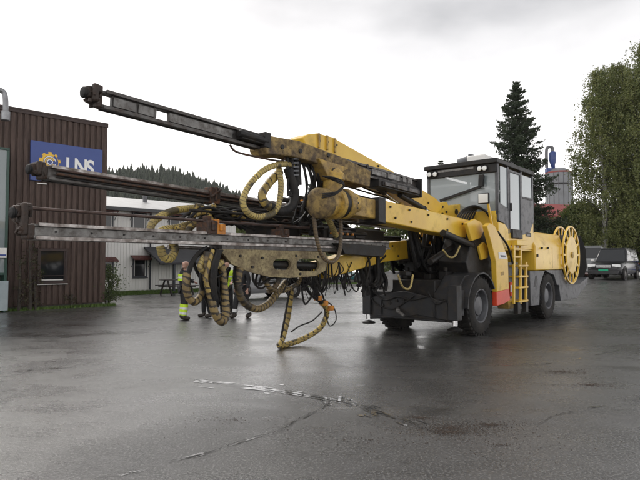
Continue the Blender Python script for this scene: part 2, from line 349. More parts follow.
# ---- wheels
def wheel_at(u, v, side):
    c = Vector((u, v - side * .22, .66)); ax = Vector((0, side, 0))
    root = MB().lathe(c, ax, [(.05, .10), (.19, .10), (.21, .15), (.10, .17), (.0, .18)], 20).build('wheel', GREYM, rig)
    t = MB(); r0 = .655
    t.lathe(c, ax, [(.36, -.20), (.40, -.225), (.55, -.235), (.62, -.21), (r0, -.16), (r0, .16), (.62, .21), (.55, .235), (.40, .225), (.36, .20)], 48)
    for i in range(30):
        for sgn in (-1, 1):
            a = 2 * math.pi * (i + (.5 if sgn > 0 else 0)) / 30; M = Matrix.Translation(c) @ Matrix.Rotation(a, 4, 'Y')
            t.box((-.030, sgn * .01 if sgn > 0 else -.2, .60), (.030, .2 if sgn > 0 else -.01, .685), M @ Matrix.Rotation(sgn * .18, 4, 'Z'))
    t.build('tyre', TYRE, root, smooth=30)
    r = MB().lathe(c, ax, [(.385, .215), (.37, .22), (.35, .20), (.345, .06), (.30, .045), (.20, .05), (.19, .12)], 40)
    r.build('rim', GREYM, root)
    bb = MB()
    for i in range(12):
        a = 2 * math.pi * i / 12; q = c + Vector((math.cos(a) * .25, side * .045, math.sin(a) * .25)); bb.cyl(q, q + ax * .04, .017, n=6)
    bb.build('wheel_nuts', BLK, root)
for u in (0, -4.78):
    wheel_at(u, 1.2, 1); wheel_at(u, -1.2, -1)
# ---- chassis
ch = MB()
ch.box((-1.6, -.55, .55), (.95, .55, 1.25)).box((-7.6, -.6, .55), (-1.6, .6, 1.30))
ch.box((-.2, -.98, .52), (.2, .98, .80)).box((-4.98, -.98, .52), (-4.58, .98, .80))
ch.build('chassis', BLK, rig, .02)
axl = MB(); axl.box((-2.9, -.95, .45), (-1.2, .3, 1.5)).box((-3.6, -1.0, .9), (-1.2, .9, 1.45)); axl.build('engine_compartment', BLK, rig, .03)
# front blade and jacks
U0 = 1.12
bl = [(364, 288), (372, 297), (396, 292), (404, 291), (424, 296), (447, 303), (449, 321), (417, 315), (400, 318), (366, 319)]
MB().prism([QU(x, y, U0) for x, y in bl], (-.08, 0, 0)).build('front_blade', DGREY, rig, .012)
MB().box((.85, -1.05, .36), (1.10, 1.02, .60)).box((.2, -.8, .6), (1.04, .8, .85)).build('front_crossmember', BLK, rig, .015)
g = MB()
for i, (x, y) in enumerate([(383, 305), (390, 303), (397, 301), (404, 300), (411, 300)]):
    p = QU(x, y, U0 + .005); g.cyl(p, p + Vector((.03, 0, 0)), .035, n=12)
g.build('bolt', BLK, rig)
tw = MB(); p = QU(398, 309, U0); tw.cyl(p, p + Vector((.16, .1, -.03)), .05).cyl(p + Vector((.16, .1, -.03)), p + Vector((.2, .28, -.12)), .035); tw.build('tow_hitch', ALU, rig, .004)
for v, s in ((1.08, 1), (-1.12, -1)):
    j = MB().box((.98, v - .11, .42), (1.20, v + .11, 1.15)).box((.78, v - .07, .5), (.98, v + .07, 1.05)); jo = j.build('jack', DGREY, rig, .012)
    MB().cyl((1.09, v, .30), (1.09, v, .46), .06).build('jack_rod', CHR, jo)
    MB().lathe((1.09, v, .2), (0, 0, 1), [(0, 0), (.15, 0), (.16, .03), (.07, .07), (0, .08)], 20).build('jack_foot', BLK, jo)
for s in (1, -1):
    # front fenders over the wheels
    f = MB(); pts = []
    for k in range(9):
        a = R(150 - 150 * k / 8); pts.append((math.cos(a) * .80, .66 + math.sin(a) * .76))
    for k in range(8):
        (x0, z0), (x1, z1) = pts[k], pts[k + 1]
        lo, hi = (.62, 1.24) if s > 0 else (-1.24, -.62)
        f.prism([(x0, lo, z0), (x1, lo, z1), (x1 * .96, lo, z1 - .03), (x0 * .96, lo, z0 - .03)], (0, hi - lo, 0))
    f.build('front_fender', DGREY, rig, .0, smooth=50)
# sloped grey deck behind the blade
for s in (1, -1):
    MB().prism([(1.0, s * .55, .95), (.5, s * .55, 1.35), (-.6, s * .55, 1.42), (-.6, s * .55, 1.25), (1.0, s * .55, .6)], (0, s * .5, 0)).build('deck_plate', DGREY, rig, .015)
for v in (-.75, .62): MB().prism([(1.12, v, .42), (1.12, v, .82), (1.17, v, .74), (1.17, v, .5)], (0, .03, 0)).build('gusset', DGREY, rig, .004)
MB().box((1.12, -.95, .385), (1.20, .9, .41)).build('blade_lip', DGREY, rig, .004)
for pts_ in (((368, 292), (376, 304), (392, 309), (404, 303), (414, 296)), ((372, 289), (384, 300), (398, 297), (412, 300), (430, 296)), ((428, 292), (436, 304), (446, 300))):
    MB().tube([QU(x, y, 1.16) for x, y in pts_], .016, 7, step=.05).build('hose', RUB, rig, smooth=70)
for v in (-.5, .1, .5): MB().box((.2, v - .09, 1.25), (.5, v + .09, 1.43)).cyl((.35, v, 1.43), (.35, v, 1.52), .05).build('valve_block', BLK, rig, .012)
# ---- turret and boom brackets
tu = MB(); tu.box((-1.0, -.75, 1.2), (.1, .75, 1.75)).box((-1.1, -.85, 1.7), (-.35, .85, 2.05))
tu.build('boom_console', BLK, rig, .03)
ybr = MB()
for v in (.30, -.28, -.60):
    a = Q(466, 217, v); ybr.prism([(-1.15, v, 1.9), (-.5, v, 1.9), (-.35, v, 2.3), (-.5, v, 2.62), (-.8, v, 2.7), (-1.15, v, 2.45)], (0, .06, 0))
ybr.build('boom_bracket', YEL, rig, .012)
MB().prism([Q(x, y, 1.0) for x, y in [(467, 223), (475, 219), (481, 222), (485, 228), (481, 238), (472, 241)]], (0, -.08, 0)).build('boom_bracket', YEL, rig, .012)

def bolts(pts, v, parent, r=.022):
    b = MB()
    for x, y in pts:
        p = Q(x, y, v); b.cyl(p, p + Vector((0, .025, 0)), r, n=8)
    b.build('bolt', BLK, parent)
def tapered(pts_top, pts_bot, v, w, m, name, parent, bevel=.02):
    """Box boom seen from the side: outline in the plane v, width w inwards."""
    return plate(name, pts_top + pts_bot[::-1], v, w, m, parent, bevel)
# near boom (lower of the two big ones in view)
b1 = tapered([(383, 200), (400, 204), (440, 213), (473, 221)], [(384, 222), (400, 225), (440, 233.5), (470, 239)], .78, .36, YEL, 'boom', rig)
tag(b1, 'clean yellow lower boom ending at the cab')
bolts([(390, 207), (395, 218), (409, 210), (428, 215), (447, 219), (462, 224), (411, 222), (447, 230)], .78, b1)
tapered([(344, 194), (381, 200.5)], [(346, 214), (382, 220)], .74, .28, YELD, 'telescope', b1)
plate('collar', [(379, 197), (386, 198), (386, 224), (379, 222)], .82, .44, BLK, b1)
p0, p1 = Q(316, 203, .60), Q(346, 204, .60); ax = (p1 - p0).normalized()
ru = MB().lathe(p0, p1 - p0, [(0, 0), (.15, 0), (.23, .03), (.24, .30), (.21, .32), (.21, .42), (.27, .43), (.27, .52), (.22, .53), (.22, .66), (.26, .67), (.26, .80), (.22, .82), (.2, 1)], 28, False)
ruo = ru.build('rotation_unit', YELD, b1)
MB().lathe(p0, p1 - p0, [(0, -.02), (.16, -.02), (.235, .02), (.25, .04), (.25, .22), (.235, .24)], 28).build('dark_end_cap', RUSTP, ruo)
MB().lathe(p0, p1 - p0, [(.215, .54), (.245, .54), (.245, .65), (.215, .65)], 28).build('seal_ring', BLK, ruo)
rb = MB()
for i in range(16):
    a = 2 * math.pi * i / 16; _, s_, w_ = basis(ax); c = p0 + ax * .80 + (s_ * math.cos(a) + w_ * math.sin(a)) * .225; rb.cyl(c, c + ax * .05, .02, n=6)
rb.build('bolt', BLK, b1)
# boom head rising to the upper cradle
hd = MB(); base = Q(333, 198, .60); top = Q(333, 173, .60); hd.lathe(base, top - base, [(0, -.05), (.21, 0), (.21, .08), (.17, .1), (.17, .28), (.20, .3), (.20, .40), (.10, .5), (0, .5)], 24)
hd.build('swivel', YELD, b1, .0)
plate('head_bracket', [(319, 158), (349, 168), (341, 173), (338, 179), (329, 178), (324, 168)], .68, .24, YELD, b1)
for py_ in (172,): p = Q(335, py_, .7); MB().cyl(p, p - Vector((0, .4, 0)), .07).build('pivot_pin', BLK, b1, .005)
# second boom, raised, behind the upper feed
b2 = tapered([(303, 137), (309, 134), (318, 133), (333, 137), (345, 144), (370, 158), (400, 175), (437, 199), (443, 207)], [(306, 146), (312, 152), (330, 158), (345, 165), (365, 178), (390, 192), (407, 200), (425, 209), (438, 214)], .20, .40, YEL, 'boom', rig)
tag(b2, 'raised yellow boom behind the uppermost feed')
bolts([(319, 141), (327, 142), (336, 145), (418, 197), (428, 203), (378, 166), (400, 180)], .20, b2)
rib = MB()
for x, y in ((319, 134), (327, 136), (335, 139)):
    rib.prism([Q(x, y - 1, .23), Q(x + 1.4, y - .6, .23), Q(x + 1.4, y + 14, .23), Q(x, y + 13, .23)], (0, -.46, 0))
rib.build('rib', YELD, b2)
plate('bracket', [(437, 203), (447, 202), (449, 206), (458, 205), (463, 203), (466, 206), (465, 218), (456, 221), (440, 218)], .15, .3, YEL, b2)
bk = MB()
for x, y in ((442, 207), (442, 214), (446, 212), (456, 212)): p = Q(x, y, .15); bk.cyl(p, p + Vector((0, .03, 0)), .07 if x == 456 else .03, n=14)
bk.build('pin', BLK, b2)
# third boom, low behind the lower feed
b3 = tapered([(322, 262), (385, 243), (432, 237)], [(326, 279), (350, 272), (385, 262), (432, 256)], -.42, .34, YEL, 'boom', rig)
tag(b3, 'low yellow boom behind the lowest feed')
bolts([(392, 246), (408, 244), (420, 250), (398, 256)], -.42, b3)
plate('collar', [(408, 240), (416, 239), (418, 262), (410, 262)], -.38, .42, BLK, b3)
# lift cylinders
def ram(a, b_, r, parent=rig):
    a, b_ = Vector(a), Vector(b_); m = a.lerp(b_, .62)
    c = MB().cyl(a, m, r).cyl(m, m + (b_ - a) * .03, r * 1.15).build('hydraulic_cylinder', BLK, parent)
    MB().cyl(m, b_, r * .5).build('cylinder_rod', CHR, c); MB().lathe(b_ - Vector((0, .07, 0)), (0, 1, 0), [(0, 0), (r * 1.1, 0), (r * 1.1, .14), (0, .14)], 16).build('cylinder_eye', YELD, c)
ram(Q(443, 233, .9), Q(487, 252, .9), .075)
ram(Q(400, 195, .45), Q(436, 216, .45), .06)
ram(Q(430, 262, .5), Q(470, 235, .5), .07)
ram(Q(425, 268, -.5), Q(458, 240, -.5), .07)
ram(Q(352, 168, .3), Q(400, 205, .3), .05)

# ---- feeds
TIP = mat('oily_dark_steel', (.028, .021, .017), .55, (.05, .032, .024), 9, spot=(.09, .05, .03), spot_amt=.2, spot_scale=14, bump=.5, spec=.4)
def feed(name, P0, P1, label, H=.17, W=.22, web=ALU, openings=(), rod=0, drill=None):
    P0, P1 = Vector(P0), Vector(P1); L = (P1 - P0).length; a = (P1 - P0).normalized(); s = Vector((0, 1, 0)); s = (s - a * s.dot(a)).normalized(); up = s.cross(a)
    if up.z < 0: up = -up
    M = Matrix(((a.x, s.x, up.x, P0.x), (a.y, s.y, up.y, P0.y), (a.z, s.z, up.z, P0.z), (0, 0, 0, 1)))
    def bx(mb, t0, t1, s0, s1, h0, h1): return mb.box((t0, s0, h0), (t1, s1, h1), M)
    body = MB()
    bx(body, 0, L, -W / 2, W / 2, -H, -H + .035); bx(body, 0, L, -W / 2 + .02, W / 2 - .02, -.03, 0)
    segs = []; t = 0
    for (o0, o1) in openings: segs.append((t, o0)); t = o1
    segs.append((t, L))
    for t0, t1 in segs:
        bx(body, t0, t1, W / 2 - .055, W / 2 - .03, -H + .035, -.03); bx(body, t0, t1, -W / 2 + .03, -W / 2 + .055, -H + .035, -.03)
        if openings: bx(body, t1 - .03, t1, W / 2 - .03, W / 2 - .008, -H + .035, -.03)
    o = body.build('feed_beam', web, rig, .004); tag(o, label)
    r = MB()
    for sy in (-1, 1): bx(r, .05, L - .05, sy * W / 2 - .014, sy * W / 2 + .014, -.028, .012)
    r.build('slide_rail', ALUD if openings else RAIL, o, .003)
    r = MB()
    for sy in (-1, 1): bx(r, .02, L * .98, sy * W / 2 - .012, sy * W / 2 + .016, -H - .012, -H + .03)
    r.build('lower_rail', ALUD if web is not ALU else RAIL, o, .003)
    t = .25
    while t < L - .2:
        c = M @ Vector((t, W / 2 - .03, -H * .5)); MB().cyl(c, c + s * .012, .012, n=6).build('rivet', BLK, o); t += .42
    # front head: centralizer jaws, rubber stop and end plate
    h = MB()
    tp_ = rod + .05 if rod > .1 else .04
    bx(h, -.06, .02, -W / 2 + .01, W / 2 - .01, -H - .01, -.01); bx(h, -.12, -.05, -.10, -.03, -H * .8, tp_); bx(h, -.12, -.05, .03, .10, -H * .8, tp_); bx(h, -.10, .0, -.085, .085, tp_ - .09, tp_); bx(h, -.17, -.10, -.05, .05, tp_ - .16, tp_ - .03)
    h.build('centralizer', TIP, o, .02)
    h = MB().lathe(M @ Vector((-.14, 0, (tp_ - .11 if rod > .1 else -.07))), -a, [(0, 0), (.045, 0), (.06, .015), (.055, .03), (.068, .04), (.06, .06), (.03, .075), (0, .075)], 14); h.build('rubber_stop', RUB, o)
    h = MB(); rr = random.Random(len(name) + int(P0.z * 100))
    for k in range(16):
        c = M @ Vector((rr.uniform(-.16, 0), rr.uniform(-.11, .11), rr.uniform(-H, tp_))); q = M @ Vector((rr.uniform(-.16, .04), rr.uniform(-.12, .12), rr.uniform(-H, tp_)))
        h.cyl(c, c + (q - c) * .45, rr.uniform(.01, .03), n=7)
    h.build('bolted_fittings', TIP, o, .003)
    if rod:
        h = MB().cyl(M @ Vector((-.18, 0, rod)), M @ Vector((L * .86, 0, rod)), .021, n=12); h.build('drill_steel', ROD, o)
    if drill:
        t0, t1 = drill
        d = MB(); bx(d, t0, t1, -.11, .11, .02, .16); bx(d, t0 + .1, t0 + .45, -.15, .15, .02, .20); bx(d, t1 - .35, t1 - .05, -.13, .13, .03, .24)
        d.cyl(M @ Vector((t0 - .25, 0, .09)), M @ Vector((t0, 0, .09)), .05).cyl(M @ Vector((t0 + .5, .13, .12)), M @ Vector((t1, .13, .12)), .035)
        do = d.build('rock_drill', BLK, o, .012)
        d = MB()
        for k in range(5): c = M @ Vector((t0 + .15 + .16 * k, .14, .10)); d.cyl(c, c + s * .05, .022, n=8)
        d.build('hose_fitting', ORG, do)
    return o, M, L
lowf, LM, LL = feed('low', Q(30, 224, -.1), Q(386, 242, -.1), 'lowest feed beam, bright grey with a brown drill steel along it', H=.165, W=.22, web=ALU, rod=.175, drill=(5.0, 6.3))
midf, MM, ML = feed('mid', Q(44, 166, -.9), Q(392, 222, -.9), 'middle feed beam, dark, running between the other two', H=.17, W=.22, web=ALUD, rod=.0, drill=(4.6, 5.9))
P0u, P1u = Q(100, 90.5, .45), Q(416, 180.5, .45)
def upt(px): # distance along the upper feed at a pixel column
    a = (P1u - P0u).normalized(); return (Q(px, 90.5 + (px - 100) * .285, .56) - P0u).dot(a)
upf, UM, UL = feed('up', P0u, P1u, 'uppermost dark feed beam with cut-out windows in its side', H=.20, W=.11, web=ALUD, openings=((upt(103), upt(116)), (upt(159), upt(173))))
pn = MB()
for x0, x1 in ((117, 139), (142, 160), (173, 236)):
    pn.box((upt(x0), .03, -.155), (upt(x1), .045, -.045), UM)
pn.build('side_panel', ALU, upf, .004)
rd = MB().box((UL - 1.6, -.15, -.36), (UL - .03, .13, -.20), UM).box((UL - 1.5, .13, -.33), (UL - .1, .16, -.24), UM).box((UL - .06, -.16, -.38), (UL, .16, .02), UM)
rd.build('rock_drill', BLK, upf, .012)
pn = MB()
for k in range(3): pn.box((UL - 1.45 + .45 * k, .16, -.32), (UL - 1.1 + .45 * k, .172, -.25), UM)
pn.build('vent_panel', ALUD, upf)
pn = MB()
for x0, x1 in ((372, 386), (388, 400)): pn.box((upt(x0), .10, -.15), (upt(x1), .118, -.05), UM)
pn.box((upt(403), .10, -.14), (upt(406), .118, -.04), UM).box((upt(408), .10, -.14), (upt(412), .118, -.04), UM)
pn.build('side_panel', ALU, upf, .004)
hdm = MB().box((upt(240), .03, -.16), (upt(262), .16, -.03), UM).cyl(UM @ Vector((upt(238), .14, -.09)), UM @ Vector((upt(266), .14, -.10)), .05).box((upt(262), .02, -.2), (upt(268), .18, .03), UM)
hdm.build('hose_drum', BLK, upf, .012)
# bent guard bar beneath the upper feed
MB().tube([Q(230, 145, .5), Q(237, 152, .5), Q(262, 158, .5), Q(281, 161, .5), Q(285, 157, .5)], .016, 8).build('guard_bar', RUST, upf)
for hh, rr_, mm in ((-.045, .016, ROD), (-.10, .018, RUST), (-.14, .012, BLK)): MB().cyl(MM @ Vector((.1, .135, hh)), MM @ Vector((ML * .8, .135, hh)), rr_, n=10).build('pipe', mm, midf)
# cradles
cr1 = plate('cradle', [(267, 135), (300, 141), (340, 156), (371, 171), (370, 187), (345, 180), (318, 163), (292, 156), (268, 154), (265, 148)], .62, .34, RUSTP, rig, .015)
tag(cr1, 'mud caked yellow-brown cradle under the uppermost feed')
cb = MB()
for x, y in ((328, 155), (367, 166), (282, 147), (300, 151)): p = Q(x, y, .62); cb.cyl(p, p + Vector((0, .02, 0)), .035, n=12)
cb.build('bolt', BLK, cr1)
# lower cradle: plate with two slots
def rounded(cx, cy, hw, hh, n=16):
    o = []
    for i in range(n):
        a = 2 * math.pi * i / n; o.append((cx + (hw - hh * .9) * (1 if math.cos(a) > 0 else -1) + math.cos(a) * hh * .9, cy + math.sin(a) * hh))
    return o
def slotted(v, th, outline, slots, m, name, parent):
    import bmesh
    bm = bmesh.new(); loops = [outline] + slots; edges = []
    for lp in loops:
        vs = [bm.verts.new(Q(x, y, v)) for x, y in lp]; edges += [bm.edges.new((vs[i], vs[(i + 1) % len(vs)])) for i in range(len(vs))]
    bmesh.ops.triangle_fill(bm, edges=edges, use_beauty=True)
    r = bmesh.ops.extrude_face_region(bm, geom=bm.faces[:])
    for q in r['geom']:
        if isinstance(q, bmesh.types.BMVert): q.co.y -= th
    bmesh.ops.recalc_face_normals(bm, faces=bm.faces[:])
    me = bpy.data.meshes.new(name); bm.to_mesh(me); bm.free(); me.materials.append(m)
    o = bpy.data.objects.new(name, me); col.objects.link(o); o.parent = parent; me.shade_smooth(); me.set_sharp_from_angle(angle=R(30)); return o
cr2 = slotted(.05, .05, [(219, 249), (232, 249), (325, 252), (328, 258), (326, 270), (316, 276), (290, 278), (270, 277), (250, 272), (232, 264)], [rounded(282, 264.5, 9, 5.5), rounded(308, 265, 11.5, 6.5)], BEIGE, 'cradle', rig)
tag(cr2, 'rusty beige lower cradle plate with two rounded slots')
slotted(-.22, .05, [(222, 250), (232, 249), (325, 252), (328, 258), (326, 270), (316, 276), (290, 278), (270, 277), (250, 272), (232, 264)], [rounded(282, 264.5, 9, 5.5), rounded(308, 265, 11.5, 6.5)], BEIGE, 'cradle_back', cr2)
cc = MB(); cc.cyl(Q(270, 264.5, -.08), Q(320, 266, -.08), .065).cyl(Q(268, 264, -.08), Q(295, 265, -.08), .03)
cc.build('hydraulic_cylinder', BLK, cr2)
cc = MB()
for x, y in ((240, 256), (262, 258), (318, 257), (296, 256), (252, 267), (300, 274)): p = Q(x, y, .05); cc.cyl(p, p + Vector((0, .02, 0)), .022, n=8)
cc.build('bolt', BLK, cr2)
# clamps and carriages
cl1 = MB().box((ML * .0 + 2.55, -.02, -.2), (2.75, .17, .07), MM).cyl(MM @ Vector((2.65, .18, -.15)), MM @ Vector((2.65, .18, .08)), .02).cyl(MM @ Vector((2.55, .18, -.1)), MM @ Vector((2.75, .18, .05)), .02)
cl1.build('clamp', RUST, midf, .01)
for (px, mtl, dz) in ((207, RUST, .17), (215, ORG, .13), (280, RUST, .12), (331, BLK, .16)):
    t = (Q(px, 233, -.1) - LM.translation).dot(LM.col[0].to_3d())
    MB().box((t - .09, -.14, -.02), (t + .09, .14, dz), LM).box((t - .04, -.06, dz), (t + .04, .06, dz + .08), LM).cyl(LM @ Vector((t, .15, .03)), LM @ Vector((t, .15, dz)), .03).build('steel_support', mtl, lowf, .01)
# rods and pipes running above the lower feed
for (a, b_, r, m) in (((190, 210), (392, 226), .02, BLK), ((240, 222), (385, 233), .018, RUST), ((215, 217), (380, 231), .014, RUB), ((120, 241), (230, 245), .012, ROD), ((168, 247), (215, 249), .03, RAIL), ((300, 232), (400, 238), .03, BLK), ((330, 237), (400, 240), .025, BLK), ((260, 205), (300, 208), .03, BLK)):
    MB().cyl(Q(*a, -.35), Q(*b_, -.35), r).build('pipe', m, rig)
mb = MB()
for (x0, x1, y0, y1, v) in ((196, 232, 206, 216, -.7), (236, 296, 208, 222, -.6), (300, 345, 222, 234, -.5), (345, 384, 228, 239, -.3), (252, 300, 224, 235, -.4), (300, 322, 205, 232, -.7)):
    mb.prism([Q(x0, y0, v), Q(x1, y0 + 3, v), Q(x1, y1 + 3, v), Q(x0 + 3, y1, v)], (0, -.22, 0))
mb.build('feed_carriage', BLK, rig, .02)
MB().prism([Q(x, y, .0) for x, y in [(222, 241), (345, 246), (345, 252), (222, 250)]], (0, -.3, 0)).build('feed_slide', ALUD, rig, .008)
MB().prism([Q(x, y, .16) for x, y in [(340, 243), (386, 246), (386, 252), (383, 257), (345, 254)]], (0, -.4, 0)).build('feed_slide', BLK, rig, .008)
MB().prism([Q(x, y, -.1) for x, y in [(212, 249), (228, 250), (232, 262), (222, 258)]], (0, -.2, 0)).build('feed_foot', RUST, rig, .008)
# pipe bracket cluster under the upper cradle
vb = MB()
for k in range(6):
    x = 287 + k * 2.4; vb.cyl(Q(x, 154 + k * .6, .5 - .03 * (k % 2)), Q(x + 1.2, 177 + (k % 3) * 4, .5 - .03 * (k % 2)), .028, n=10)
vb.build('hose_manifold', BLK, rig, .006)
vb = MB()
for k in range(5):
    vb.prism([Q(294, 158 + k * 4, .58), Q(299, 158 + k * 4, .58), Q(299, 159.6 + k * 4, .58), Q(294, 159.6 + k * 4, .58)], (0, -.04, 0))
vb.build('hose_rack', GREYM, rig, .002)
_r = random.Random(3)
for k in range(14):
    x = 301 + k * 1.5; MB().tube([Q(x, 158 + k * .4, .4), Q(x + 5 + _r.uniform(-2, 2), 174, .42 + _r.uniform(-.1, .1)), Q(x + 6 + _r.uniform(-3, 3), 188, .42), Q(x + _r.uniform(-4, 10), 204 + _r.uniform(-6, 8), .35)], _r.uniform(.014, .024), 7, step=.05).build('hose', RUB, rig, smooth=70)
for k in range(7):
    x = 289 + k * 1.6; MB().tube([Q(x, 156, .45), Q(x + 1, 168, .5), Q(x + _r.uniform(-3, 3), 182, .5), Q(291 + _r.uniform(-3, 3), 196, .5)], _r.uniform(.014, .024), 7, step=.05).build('hose', RUB, rig, smooth=70)
for k in range(14):
    x = _r.uniform(296, 330); y = _r.uniform(196, 216); v_ = _r.uniform(-.3, .3); MB().tube([Q(x, y, v_), Q(x + _r.uniform(-6, 8), y + 8, v_), Q(x + _r.uniform(-10, 16), y + _r.uniform(10, 18), v_), Q(x + _r.uniform(6, 26), y + _r.uniform(4, 16), v_ - .1)], _r.uniform(.013, .028), 7, step=.05).build('hose', DRUB, rig, smooth=70)
hosefan = [MB().tube([Q(322 + k * 3, 176 + k, .85), Q(336 + k, 178 + 2 * k, .95), Q(344, 184 + k, .9), Q(336, 192 + k, .88), Q(322, 194 + 2 * k, .8)], .013, 7, step=.04).build('hose', RUB, rig, smooth=70) for k in range(3)]

# ---- hoses
def hose(pts, r, m, v=None, ripple=.0, n=10, step=.022, name='hose', parent=rig):
    P = [Q(p[0], p[1], v if len(p) < 3 else p[2]) for p in pts]
    return MB().tube(P, r, n, ripple, step).build(name, m, parent, smooth=70)
big = dict(ripple=.05, n=14)
hose([(296, 168, .45), (284, 164, .5), (266, 169, .55), (251, 183, .55), (243, 200, .55), (247, 212, .55), (258, 217, .52), (272, 214, .5), (279, 203, .48), (281, 185, .46), (279, 168, .4)], .046, HYEL, **big)
hose([(280, 172, .3), (270, 182, .35), (262, 195, .38), (266, 204, .4), (272, 208, .42)], .065, HYB, **big)
hose([(270, 206, .42), (280, 211, .45), (291, 207, .48), (295, 196, .5), (292, 182, .5), (288, 168, .5)], (.068, .075), RUB, **big)
hose([(314, 192, .5), (314, 215, .5), (317, 240, .5), (323, 257, .5), (332, 262, .5), (339, 254, .48), (341, 235, .45), (340, 207, .4)], .034, HBR, **big)
hose([(318, 190, .5), (323, 208, .45), (330, 222, .35), (336, 236, .2)], .052, HYEL, **big)
hose([(187, 273, .05), (186, 286, .05), (189, 298, .05), (195, 302, .05), (201, 295, .0), (204, 282, -.05), (206, 268, -.05)], .052, HOL, **big)
for k in range(3): hose([(187.5 + k * .8, 275, .05), (191 + k, 263, .05), (198 + k, 253, 0), (207, 247, 0)], .022, RUB, n=8, step=.05)
hose([(208, 252, .1), (206, 270, .1), (210, 292, .12), (215, 313, .15), (222, 322, .15), (226, 314, .1), (225, 298, .05), (223, 276, 0), (220, 260, 0)], .058, HOL, **big)
hose([(213, 250, .15), (210, 262, .18), (206, 278, .2), (209, 292, .2)], .03, HYB, **big)
for k in range(4): hose([(218 + k, 250, .2), (212 + k * 1.5, 268, .22), (211 + k * 1.5, 288, .2), (214 + k, 300, .18)], .022, RUB, n=8, step=.05)
hose([(222, 262, .1), (209, 272, .1), (200, 268, .1), (204, 256, .05)], .04, HYEL, **big)
hose([(240, 268, .0), (238, 285, .0), (243, 301, .0), (256, 309, -.05), (268, 304, -.15), (278, 292, -.3), (286, 282, -.4)], .058, HOL, **big)
hose([(240, 256, -.12), (237.5, 268, -.08), (237, 278, -.02), (238.5, 286, .0)], .064, RUB, **big)
hose([(262, 275, -.2), (270, 288, -.2), (282, 291, -.3), (297, 284, -.4), (301, 275, -.5)], .042, HOL, **big)
hose([(291, 276, -.7), (291, 295, -.8), (288, 318, -.9), (283, 338, -.95), (278.5, 346, -.95)], .048, HYB, **big)
hose([(279, 346, -.95), (287, 344.5, -1.0), (305, 338, -1.0), (321, 327, -.9), (327, 312, -.8), (322, 302, -.7)], .055, HYB, **big)
hose([(150, 236, -.5), (152, 224, -.5), (163, 215, -.55), (178, 210, -.6), (196, 208, -.7)], .055, HYEL, **big)
hose([(152, 238, -.45), (163, 230, -.5), (176, 228, -.55), (192, 224, -.6)], .055, HYEL, **big)
hose([(184, 236, -.3), (192, 226, -.4), (201, 221, -.45), (210, 219, -.6)], .05, HYB, **big)
hose([(192, 216, -.4), (203, 212, -.4), (210, 218, -.4), (212, 232, -.4)], .045, HYB, **big)
hose([(160, 246, -.3), (163, 256, -.3), (170, 259, -.3), (175, 250, -.3), (173, 242, -.3)], .058, HYEL, **big)
hose([(282, 270, -.2), (276, 285, -.25), (268, 292, -.3)], .05, HBR, **big)
# loose wire loops and short black hoses beneath the booms
rr = random.Random(21)
hose([(325, 300, -.7), (334, 308, -.7), (336, 320, -.7), (330, 326, -.7), (326, 316, -.7), (323, 302, -.7)], .012, RUB)
hose([(291, 332, -.9), (300, 326, -.8), (312, 321, -.8), (322, 312, -.75)], .014, RUB)
hose([(292, 280, -.6), (288, 300, -.75), (284, 322, -.8), (281, 338, -.85)], .02, RUB)
wb = MB()
for (x, y) in ((318, 298), (324, 303), (330, 308)):
    p = Q(x, y, -.7); wb.box((p.x - .06, p.y - .07, p.z - .05), (p.x + .06, p.y + .07, p.z + .05))
wb.build('hose_clamp', ORG, rig, .012)
for k in range(46):
    x0 = rr.choice((rr.uniform(290, 352), rr.gauss(316, 8), rr.gauss(318, 6), rr.gauss(343, 6))); v = rr.uniform(-1.0, -.1); w_ = rr.uniform(3, 20) * rr.choice((-1, 1)); sag = abs(rr.gauss(0, 12)) + 5
    if rr.random() < .62:
        sk = rr.uniform(.3, .7); hose([(x0, 262, v), (x0 + rr.uniform(-2, 2), 266 + sag * .5, v), (x0 + w_ * sk, 268 + sag, v - .1), (x0 + w_ * .9 + rr.uniform(-2, 2), 267 + sag * rr.uniform(.2, .7), v - .15), (x0 + w_, 262, v - .2)], rr.uniform(.006, .02), RUB, n=7, step=.04)
    else:
        hose([(x0, 262, v), (x0 + rr.gauss(0, 2), 270, v), (x0 + w_ * .3, 274 + sag * .6, v), (x0 + w_ * .4 + rr.gauss(0, 2), 278 + sag, v - .05)], rr.uniform(.006, .016), RUB, n=7, step=.04)
for k in range(9): hose([(311 + rr.gauss(0, 4), 272, -.6), (314 + rr.gauss(0, 4), 284, -.6), (318 + rr.gauss(0, 3), 295, -.65), (323 + rr.gauss(0, 2), 304, -.7)], rr.uniform(.015, .035), RUB, n=8, step=.05)
hose([(352, 262, -.4), (345, 280, -.4), (348, 292, -.4), (352, 287, -.4)], .01, RUB, n=7)
for k in range(16):   # black hoses between feeds, left
    x0 = rr.uniform(180, 215); v = rr.uniform(-.75, -.35); x1 = x0 + rr.uniform(30, 80)
    hose([(x0, 214 + rr.uniform(-5, 14), v), (x0 + 12, 207 + rr.uniform(0, 7), v), ((x0 + x1) / 2, 211 + rr.uniform(-3, 10), v), (x1, 215 + rr.uniform(0, 16), v)], rr.uniform(.014, .028), RUB, n=8, step=.06)
for k in range(26):
    x0 = rr.uniform(186, 360); v = rr.uniform(-.8, -.3); x1 = x0 + rr.uniform(14, 46); yb = 214 + (x0 - 190) * .09
    hose([(x0, yb + rr.uniform(-4, 10), v), (x0 + (x1 - x0) * .3, yb + rr.uniform(-4, 12), v), (x0 + (x1 - x0) * .7, yb + rr.uniform(0, 15), v - .1), (x1, yb + rr.uniform(-2, 14), v)], rr.uniform(.012, .034), rr.choice((RUB, RUB, RUB, RUB, HOL, RUST)), n=8, step=.06)
